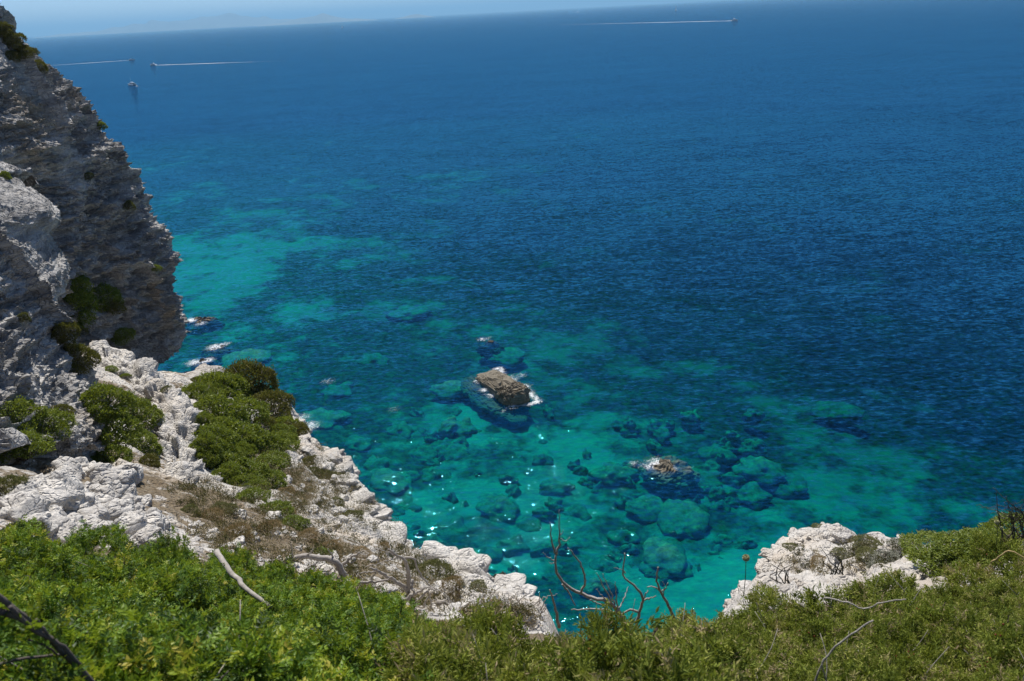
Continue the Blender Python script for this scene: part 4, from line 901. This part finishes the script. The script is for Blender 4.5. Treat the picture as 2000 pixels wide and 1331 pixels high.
for a in [('dry', 462, 1052, 84, 'largest tan cushion plant beside the thicket', .7), ('dry', 415, 1012, 64, 'brown cushion above the largest tan cushion', .6), ('dry', 520, 1038, 60, 'brown cushion right of the largest tan cushion', .6), ('dry', 560, 1006, 50, 'tan cushion under the row of green bushes', .6), ('dry', 600, 1052, 56, 'brown cushion in the middle of the scree', .6), ('dry', 645, 1074, 62, 'tan cushion near the fallen grey logs', .6),
          ('olive', 640, 935, 54, 'olive grey cushion on the bare brink rock, upper', .6), ('olive', 612, 925, 44, 'olive grey cushion on the rock above the brink, left', .6), ('brown', 606, 905, 40, 'dark cushion on the rock below the dark bush', .6), ('olive', 690, 1012, 50, 'olive cushion beside the white brink band', .6), ('dry', 560, 965, 46, 'tan cushion between terrace bushes and brink', .6), ('olive', 655, 985, 46, 'olive cushion in the bare rock right of the terrace', .6),
          ('olive', 850, 1128, 100, 'grey green shrub under the dead tree on the scree', .75), ('dry', 880, 1150, 60, 'tan cushion right of the dead tree', .8), ('olive', 800, 1108, 50, 'small grey green shrub behind the dead tree', .7), ('dry', 705, 1085, 56, 'tan cushion behind the fallen logs', .55), ('dry', 745, 1072, 46, 'tan cushion close to the brink band', .5), ('far', 625, 1085, 40, 'small green shrub beside the fallen logs', .6), ('olive', 430, 1000, 60, 'olive cushion below the white rib', .6), ('olive', 370, 1000, 46, 'grey cushion beside the white blocks', .6), ('olive', 930, 1150, 50, 'grey dwarf shrub on the white rock near the dark weedy rock', .5), ('dry', 950, 1190, 60, 'dry dwarf shrub at the right end of the scree', .5)]:
    bush(a[0], a[1], a[2], a[3], a[4], DG_, a[5], sink=0.15)
for a in [('dry', 872, 1262, 90, 'dry straw coloured tuft in the gap between the two thickets, upper', .8), ('dry', 905, 1292, 90, 'dry straw coloured tuft in the gap between the two thickets, lower', .8), ('olive', 40, 1090, 110, 'brownish twiggy shrub in the left thicket at the left border', .8)]:
    bush(a[0], a[1], a[2], a[3], a[4], DG_, a[5], sink=-0.3)
RG = 'plants on the right hand ledge'
for a in [('far', 1830, 1085, 100, 'low green mat at the right, first from the white ledge', .45), ('far', 1890, 1078, 100, 'low green mat at the right, middle one', .5), ('far', 1945, 1070, 96, 'low green mat at the right, nearest the border', .55), ('far', 1860, 1105, 110, 'low green mat behind the right juniper thicket', .5), ('far', 1995, 1050, 100, 'green bush at the right border', .7), ('far', 1925, 1105, 110, 'green mat below the right border bush', .5),
          ('grey', 1770, 1078, 80, 'grey twiggy shrub on the right ledge, left one', .6), ('grey', 1815, 1062, 64, 'grey twiggy shrub on the right ledge, outer one', .6), ('grey', 1730, 1100, 80, 'grey twiggy shrub behind the right junipers', .6), ('olive', 1690, 1060, 56, 'brown low scrub on the white ledge, upper', .4), ('olive', 1720, 1045, 46, 'brown low scrub near the ledge rim', .3), ('olive', 1650, 1085, 50, 'brown low scrub in the middle of the white ledge', .35), ('olive', 1600, 1035, 36, 'small scrub at the ledge rim', .3), ('olive', 1545, 1070, 36, 'small scrub on the left of the white ledge', .35), ('olive', 1700, 1095, 66, 'olive scrub at the foot of the white ledge', .5), ('dry', 1600, 1100, 50, 'dry tuft on the lower white ledge', .6)]:
    bush(a[0], a[1], a[2], a[3], a[4], RG, a[5], sink=0.15)
# low dry scrub covering the scree, nobody could count it
Vs, Fs_, Ts, off = [], [], [], 0
def scatter_scrub(poly, n, seed, lo, hi):
    global off
    g = np.random.default_rng(seed); A = np.array(poly, float); k = 0
    for _ in range(n * 6):
        px, py = g.uniform(A.min(0), A.max(0))
        if not inpoly((px, py), poly): continue
        loc, nv_ = hit(px, py)
        if loc is None: continue
        s = g.uniform(lo, hi) / F_PX * np.linalg.norm(loc - np.array([0, 0, H])); m = 130
        p = g.normal(size=(m, 3)) * np.array([.55, .55, .22]) * s; p[:, 2] = np.abs(p[:, 2]); ax = unit(g.normal(size=(m, 3)) * 0.7 + np.array([0, 0, 0.7])); sd_ = unit(np.cross(ax, g.normal(size=(m, 3))))
        V, Fc, T = leaves(p + loc, ax, sd_, g.uniform(.10, .22, m) * min(1.0, s * 2.2), g.uniform(.012, .022, m), np.clip(g.uniform(0, 1) + g.normal(0, .2, m), 0, 1))
        Vs.append(V); Fs_.append(Fc + off); Ts.append(T); off += len(V); k += 1
        if k >= n: break
scatter_scrub(SCREE, 330, 5, 8, 26); scatter_scrub([(1480, 1120), (1560, 1050), (1740, 1050), (1830, 1075), (1700, 1120)], 60, 6, 5, 14)
scatter_scrub([(330, 960), (560, 870), (640, 960), (560, 1010), (380, 1010)], 120, 8, 8, 22); scatter_scrub([(560, 850), (640, 880), (720, 960), (830, 1095), (760, 1060), (640, 960)], 40, 9, 6, 14)
ML_SCRUB = leafmat('dry_scrub', [(0.0, (0.05, 0.05, 0.025)), (0.35, (0.12, 0.11, 0.055)), (0.7, (0.26, 0.20, 0.12)), (1.0, (0.40, 0.33, 0.23))], 0.15, 0.9, 0.05)
tag(obj('dry_scrub', mesh('dry_scrub', np.vstack(Vs), np.vstack(Fs_), {'tint': np.concatenate(Ts)}, False), ML_SCRUB), 'low dry scrub and grass between the stones', None, None, 'stuff')

# ------------------------------------------------------------------ dead wood
def bend(pts, n=14, wob=0.0, seed=0):
    P0 = resample(np.array(pts, float), n, 0)
    if wob:
        g = np.random.default_rng(seed); w_ = g.normal(size=(n, 3)) * wob; w_[0] = 0; P0 = P0 + w_
    return P0
def branch(pl, r0, r1, d, seed=0, n=14, dd=0.0):   # sight-line polyline at range d, given true thickness
    k = len(pl); return tube(bend([at(a, b, d + dd * i / max(1, k - 1)) for i, (a, b) in enumerate(pl)], n, 0.004 * d / 6, seed), np.linspace(r0, r1, n), 7, 0.06, seed)
def deadtree(name, base_px, main, subs, label, d, mat, cat='dead tree', group=None):
    b0 = at(*base_px, d); o = empty(name, b0); tag(o, label, cat, group)
    V, Fc = branch(*main); obj('trunk', poly_mesh('trunk', V - b0, Fc), mat, o)
    for s_ in subs:
        V, Fc = branch(*s_); obj('branch', poly_mesh('branch', V - b0, Fc), mat, o)
    return o
D = 6.6
deadtree('dead_juniper', (1216, 1200), ([(1222, 1225), (1205, 1190), (1180, 1173), (1144, 1164), (1105, 1142), (1087, 1118), (1085, 1091), (1087, 1082)], .026, .010, D, 1, 22),
         [([(1087, 1084), (1078, 1060), (1076, 1040), (1075, 1022)], .012, .004, D, 2), ([(1087, 1083), (1092, 1060), (1092, 1030), (1094, 997)], .012, .003, D, 3), ([(1092, 1050), (1103, 1057), (1113, 1050)], .006, .003, D, 4), ([(1094, 1046), (1099, 1040), (1101, 1036)], .005, .002, D, 5), ([(1084, 1097), (1072, 1090), (1061, 1080)], .007, .003, D, 6), ([(1084, 1099), (1077, 1100), (1072, 1098)], .005, .002, D, 7),
          ([(1133, 1160), (1142, 1140), (1140, 1118), (1128, 1092), (1109, 1069)], .013, .005, D, 8, 18, -.1), ([(1098, 1142), (1112, 1160), (1124, 1184)], .010, .005, D, 9), ([(1190, 1182), (1172, 1180), (1152, 1172)], .010, .006, D, 10), ([(1200, 1190), (1182, 1150), (1165, 1120)], .010, .003, D, 11, 14, -.2), ([(1204, 1190), (1190, 1150), (1176, 1120)], .010, .003, D, 12, 14, .1), ([(1206, 1190), (1203, 1165), (1201, 1136)], .009, .003, D, 13), ([(1210, 1190), (1220, 1168), (1226, 1147)], .009, .003, D, 14, 14, .2), ([(1196, 1180), (1178, 1166), (1164, 1150)], .008, .003, D, 15), ([(1214, 1200), (1185, 1192), (1150, 1190), (1115, 1192)], .012, .006, D, 16)],
         'grey dead juniper with a long curved trunk rising against the water, left of three', D, M_SNAG, group='dead junipers above the brink')
deadtree('dead_juniper', (1246, 1200), ([(1240, 1228), (1250, 1195), (1256, 1172), (1248, 1155), (1236, 1142), (1219, 1128), (1217, 1110), (1220, 1080)], .018, .005, 6.4, 21, 20), [([(1258, 1172), (1268, 1170), (1281, 1164)], .010, .004, 6.4, 22), ([(1254, 1178), (1262, 1160), (1266, 1153)], .009, .004, 6.4, 23), ([(1245, 1195), (1228, 1192), (1205, 1208)], .014, .006, 6.4, 24), ([(1222, 1120), (1212, 1112), (1200, 1110)], .005, .002, 6.4, 25)],
         'thin pale dead stem standing upright, middle of the dead junipers', 6.4, M_DEAD, group='dead junipers above the brink')
deadtree('dead_juniper', (1308, 1195), ([(1318, 1215), (1306, 1182), (1291, 1157), (1283, 1135), (1285, 1108)], .018, .007, 6.3, 31, 18), [([(1291, 1156), (1278, 1147), (1264, 1147)], .008, .004, 6.3, 32), ([(1292, 1156), (1300, 1148), (1304, 1138)], .007, .003, 6.3, 33), ([(1296, 1162), (1297, 1146), (1295, 1136)], .005, .002, 6.3, 34)],
         'short forked dead stem, right of the dead junipers', 6.3, M_DEAD, group='dead junipers above the brink')
o = empty('dead_stick', at(1090, 1215, 7.0)); tag(o, 'pale broken stick pointing up left of the curved dead juniper', 'stick'); V, Fc = branch([(1092, 1225), (1082, 1180), (1075, 1153)], .022, .006, 7.0, 41); obj('stick', poly_mesh('stick', V - np.array(o.location), Fc), M_DEAD, o)
def ground_wood(name, pls, label, mat, lift=0.06, cat='dead wood', ups=()):
    loc0, _ = hit(*pls[0][0][0]); 
    if loc0 is None: loc0 = at(*pls[0][0][0], 15)
    o = empty(name, loc0); tag(o, label, cat, 'dead wood on the scree'); d0 = float(np.hypot(loc0[0], loc0[1]))
    for k, (pl, r0, r1) in enumerate(pls):
        V, Fc = branch(pl, r0, r1, d0 - lift, 60 + k, 16, -0.2); obj('trunk' if k == 0 else 'branch', poly_mesh('limb', V - loc0, Fc), mat, o)
ground_wood('dead_tree', [([(797, 1158), (797, 1120), (790, 1095), (775, 1085), (758, 1074)], .055, .02), ([(790, 1090), (806, 1090), (815, 1110), (835, 1140), (852, 1152)], .028, .010), ([(776, 1086), (766, 1092), (738, 1102), (712, 1108)], .016, .006), ([(738, 1100), (740, 1080), (742, 1072)], .012, .005), ([(756, 1098), (757, 1085)], .010, .005), ([(770, 1084), (740, 1074), (716, 1075)], .012, .005), ([(795, 1150), (775, 1138), (750, 1122), (726, 1110)], .05, .025), ([(735, 1116), (700, 1120), (706, 1128)], .02, .008)], 'bleached dead tree with an arched trunk in the middle of the scree', M_DEAD, 0.3)
ground_wood('fallen_log', [([(558, 1094), (590, 1088), (625, 1090), (655, 1098), (668, 1118), (678, 1138)], .05, .075), ([(590, 1090), (604, 1082), (612, 1074)], .025, .008), ([(570, 1092), (570, 1075), (568, 1062)], .02, .008), ([(655, 1098), (648, 1085), (640, 1072)], .025, .008)], 'bent grey fallen trunk between thicket and scree', M_DEAD, 0.2)
ground_wood('fallen_log', [([(660, 1112), (676, 1098), (690, 1086), (702, 1080)], .05, .018), ([(680, 1094), (684, 1100), (694, 1096)], .02, .01)], 'short grey limb pointing up right behind the bent fallen trunk', M_DEAD, 0.2)
ground_wood('fallen_log', [([(676, 1144), (705, 1138), (740, 1136), (766, 1128)], .035, .015), ([(720, 1138), (728, 1126), (738, 1112)], .014, .006)], 'thin grey limb lying level below the bent fallen trunk', M_DEAD, 0.15)
ground_wood('fallen_log', [([(846, 1182), (868, 1176), (893, 1182)], .06, .035), ([(870, 1178), (890, 1192), (896, 1204)], .02, .008)], 'short thick bleached log right of the dead tree', M_DEAD, 0.1)
ground_wood('dead_roots', [([(784, 1184), (800, 1166), (828, 1150)], .05, .02), ([(800, 1190), (826, 1164), (842, 1150), (856, 1160)], .03, .012), ([(806, 1132), (804, 1148), (812, 1160)], .03, .02), ([(826, 1190), (834, 1170), (845, 1156)], .025, .01), ([(840, 1196), (842, 1176), (836, 1156)], .022, .01), ([(822, 1150), (840, 1148), (862, 1156)], .02, .008)], 'tangle of bleached roots at the foot of the dead tree', M_DEAD, 0.15)
gb = np.random.default_rng(31)
ground_wood('dead_brush', [([(a, b), (a + gb.normal() * 14, b - gb.uniform(10, 22)), (a + gb.normal() * 26, b - gb.uniform(16, 44))], .014, .004) for a, b in [(gb.uniform(880, 1060), gb.uniform(1180, 1226)) for _ in range(34)]], 'pale tangled dead brush along the brink right of the short log', M_DEAD, 0.2)
ground_wood('dead_brush', [([(a, b), (a + gb.normal() * 10, b + gb.normal() * 8), (a + gb.normal() * 22, b + gb.uniform(-14, 10))], .014, .004) for a, b in [(gb.uniform(180, 232), gb.uniform(575, 625)) for _ in range(14)]], 'pale bare branches hanging from the headland ledge', M_DEAD, 0.5)
def canopy_wood(name, pl, r0, r1, d, dd, label, mat, subs=()):
    b0 = at(*pl[0], d); o = empty(name, b0); tag(o, label, 'branch')
    V, Fc = branch(pl, r0, r1, d, 80, 16, dd); obj('limb', poly_mesh('limb', V - b0, Fc), mat, o)
    for k, s_ in enumerate(subs):
        V, Fc = branch(*s_); obj('twig', poly_mesh('twig', V - b0, Fc), mat, o)
canopy_wood('bleached_log', [(424, 1078), (440, 1104), (462, 1130), (480, 1150), (530, 1188)], .030, .020, 7.2, -1.2, 'straight bleached white log lying on the left thicket', M_DEAD)
canopy_wood('bleached_log', [(606, 1222), (640, 1226), (668, 1232), (684, 1242), (692, 1256)], .026, .030, 5.0, -.2, 'short curved bleached limb poking out of the thicket, bottom centre left', M_DEAD, [([(662, 1240), (640, 1262), (620, 1290)], .008, .004, 4.9, 83), ([(676, 1250), (672, 1275), (690, 1300)], .008, .004, 4.7, 84), ([(640, 1250), (600, 1270), (585, 1300)], .007, .004, 4.7, 85)])
canopy_wood('bare_branch', [(-20, 1152), (40, 1200), (90, 1245), (140, 1290), (185, 1345)], .008, .012, 2.35, 0, 'dark bare branch crossing the lower left corner', M_TWIG, [([(-20, 1188), (50, 1215), (105, 1258)], .010, .008, 2.35, 91), ([(20, 1185), (60, 1225), (120, 1262), (160, 1305)], .007, .006, 2.3, 92), ([(-10, 1300), (60, 1285), (140, 1278)], .005, .004, 2.4, 93), ([(55, 1250), (90, 1262), (110, 1280)], .004, .003, 2.35, 94), ([(70, 1210), (82, 1225), (110, 1262)], .005, .004, 2.3, 95)])
canopy_wood('dry_stalk', [(1706, 1212), (1664, 1238), (1628, 1268), (1604, 1300), (1590, 1345)], .0035, .005, 3.0, -.1, 'arched dry stalk over the right juniper thicket', M_DEAD, [([(1606, 1298), (1610, 1318), (1618, 1345)], .004, .003, 2.9, 96)])
canopy_wood('dry_stalk', [(1610, 1168), (1660, 1178), (1690, 1190), (1720, 1178), (1770, 1172)], .004, .003, 3.6, 0, 'thin dry stalk lying level on the right thicket', M_DEAD)
canopy_wood('dry_stalk', [(1935, 1100), (1972, 1077), (2010, 1098)], .006, .004, 6.0, 0, 'straw coloured bent stalk at the right border', simple('straw', (0.45, 0.33, 0.16), 0.8, 0.1))
# bare twiggy bush at the right border
parts = []
g = np.random.default_rng(5)
for k in range(16):
    x, y = 1985 + g.normal() * 16, 1052; pl = [(x, y), (x + g.normal() * 14 - 4, y - g.uniform(20, 40)), (x + g.normal() * 26 - 8, y - g.uniform(45, 110))]
    parts.append((pl, .006, .002, 7.6, 200 + k))
    for q in range(2): parts.append(([pl[1], (pl[1][0] + g.normal() * 18, pl[1][1] - g.uniform(10, 26)), (pl[1][0] + g.normal() * 28, pl[1][1] - g.uniform(20, 44))],   .003, .0012, 7.6, 240 + k * 3 + q))
deadtree('bare_shrub', (1985, 1052), parts[0], parts[1:], 'leafless dark twiggy shrub at the right border', 7.6, M_TWIG, 'shrub')
# dry flower stems
def spiky(x, y, n, seed, label):
    g = np.random.default_rng(seed); pp = [([(x + g.normal() * 10, y), (x + g.normal() * 14, y - g.uniform(14, 30)), (x + g.normal() * 20, y - g.uniform(30, 56))], .006, .002, 6.4, seed * 50 + k) for k in range(n)]
    deadtree('dead_wildflower', (x, y), pp[0], pp[1:], label, 6.4, M_TWIG, 'dry stems')
spiky(1640, 1122, 8, 7, 'dark dry stems standing before the white ledge, right clump'); spiky(1535, 1140, 7, 8, 'dark dry stems standing before the white ledge, left clump')
# wild onion flower heads
M_ONION = simple('onion_head', (0.62, 0.60, 0.36), 0.9, 0.1, 0.3, 60); M_ONSTEM = simple('onion_stem', (0.14, 0.16, 0.06), 0.8, 0.1)
def onion(px, py, rpx, bx, by, d, label):
    b0 = at(bx, by, d); o = empty('flower_head', b0); tag(o, label, 'flower'); c_ = at(px, py, d)
    V, Fc = tube(bend([b0, (b0 + c_) / 2 + np.array([.006, 0, 0]), c_], 8), np.linspace(.004, .003, 8), 5); obj('stem', poly_mesh('stem', V - b0, Fc), M_ONSTEM, o)
    r = rpx / F_PX * np.linalg.norm(c_ - np.array([0, 0, H])); m = 320; g = np.random.default_rng(int(px)); dd = unit(g.normal(size=(m, 3))); sd_ = unit(np.cross(dd, g.normal(size=(m, 3))))
    V, Fc, T = leaves(dd * r * 0.55, dd, sd_, np.full(m, r * 0.5), np.full(m, r * 0.28), np.full(m, .5), 0.2, 0.75); h_ = obj('bloom', mesh('bloom', V, Fc, None, False), M_ONION, o); h_.location = tuple(c_ - b0)
    obj('bloom_core', blob('bloom_core', None, (r * .72,) * 3, 3, 1, 16, 10, 0.1), M_ONION, h_)
onion(1457, 1090, 6.5, 1452, 1165, 6.0, 'round pale wild onion flower head left of the white ledge')
onion(1947, 1020, 4, 1946, 1065, 7.4, 'small round wild onion head by the right border bush, taller one'); onion(1956, 1032, 3, 1953, 1066, 7.4, 'small round wild onion head by the right border bush, shorter one')
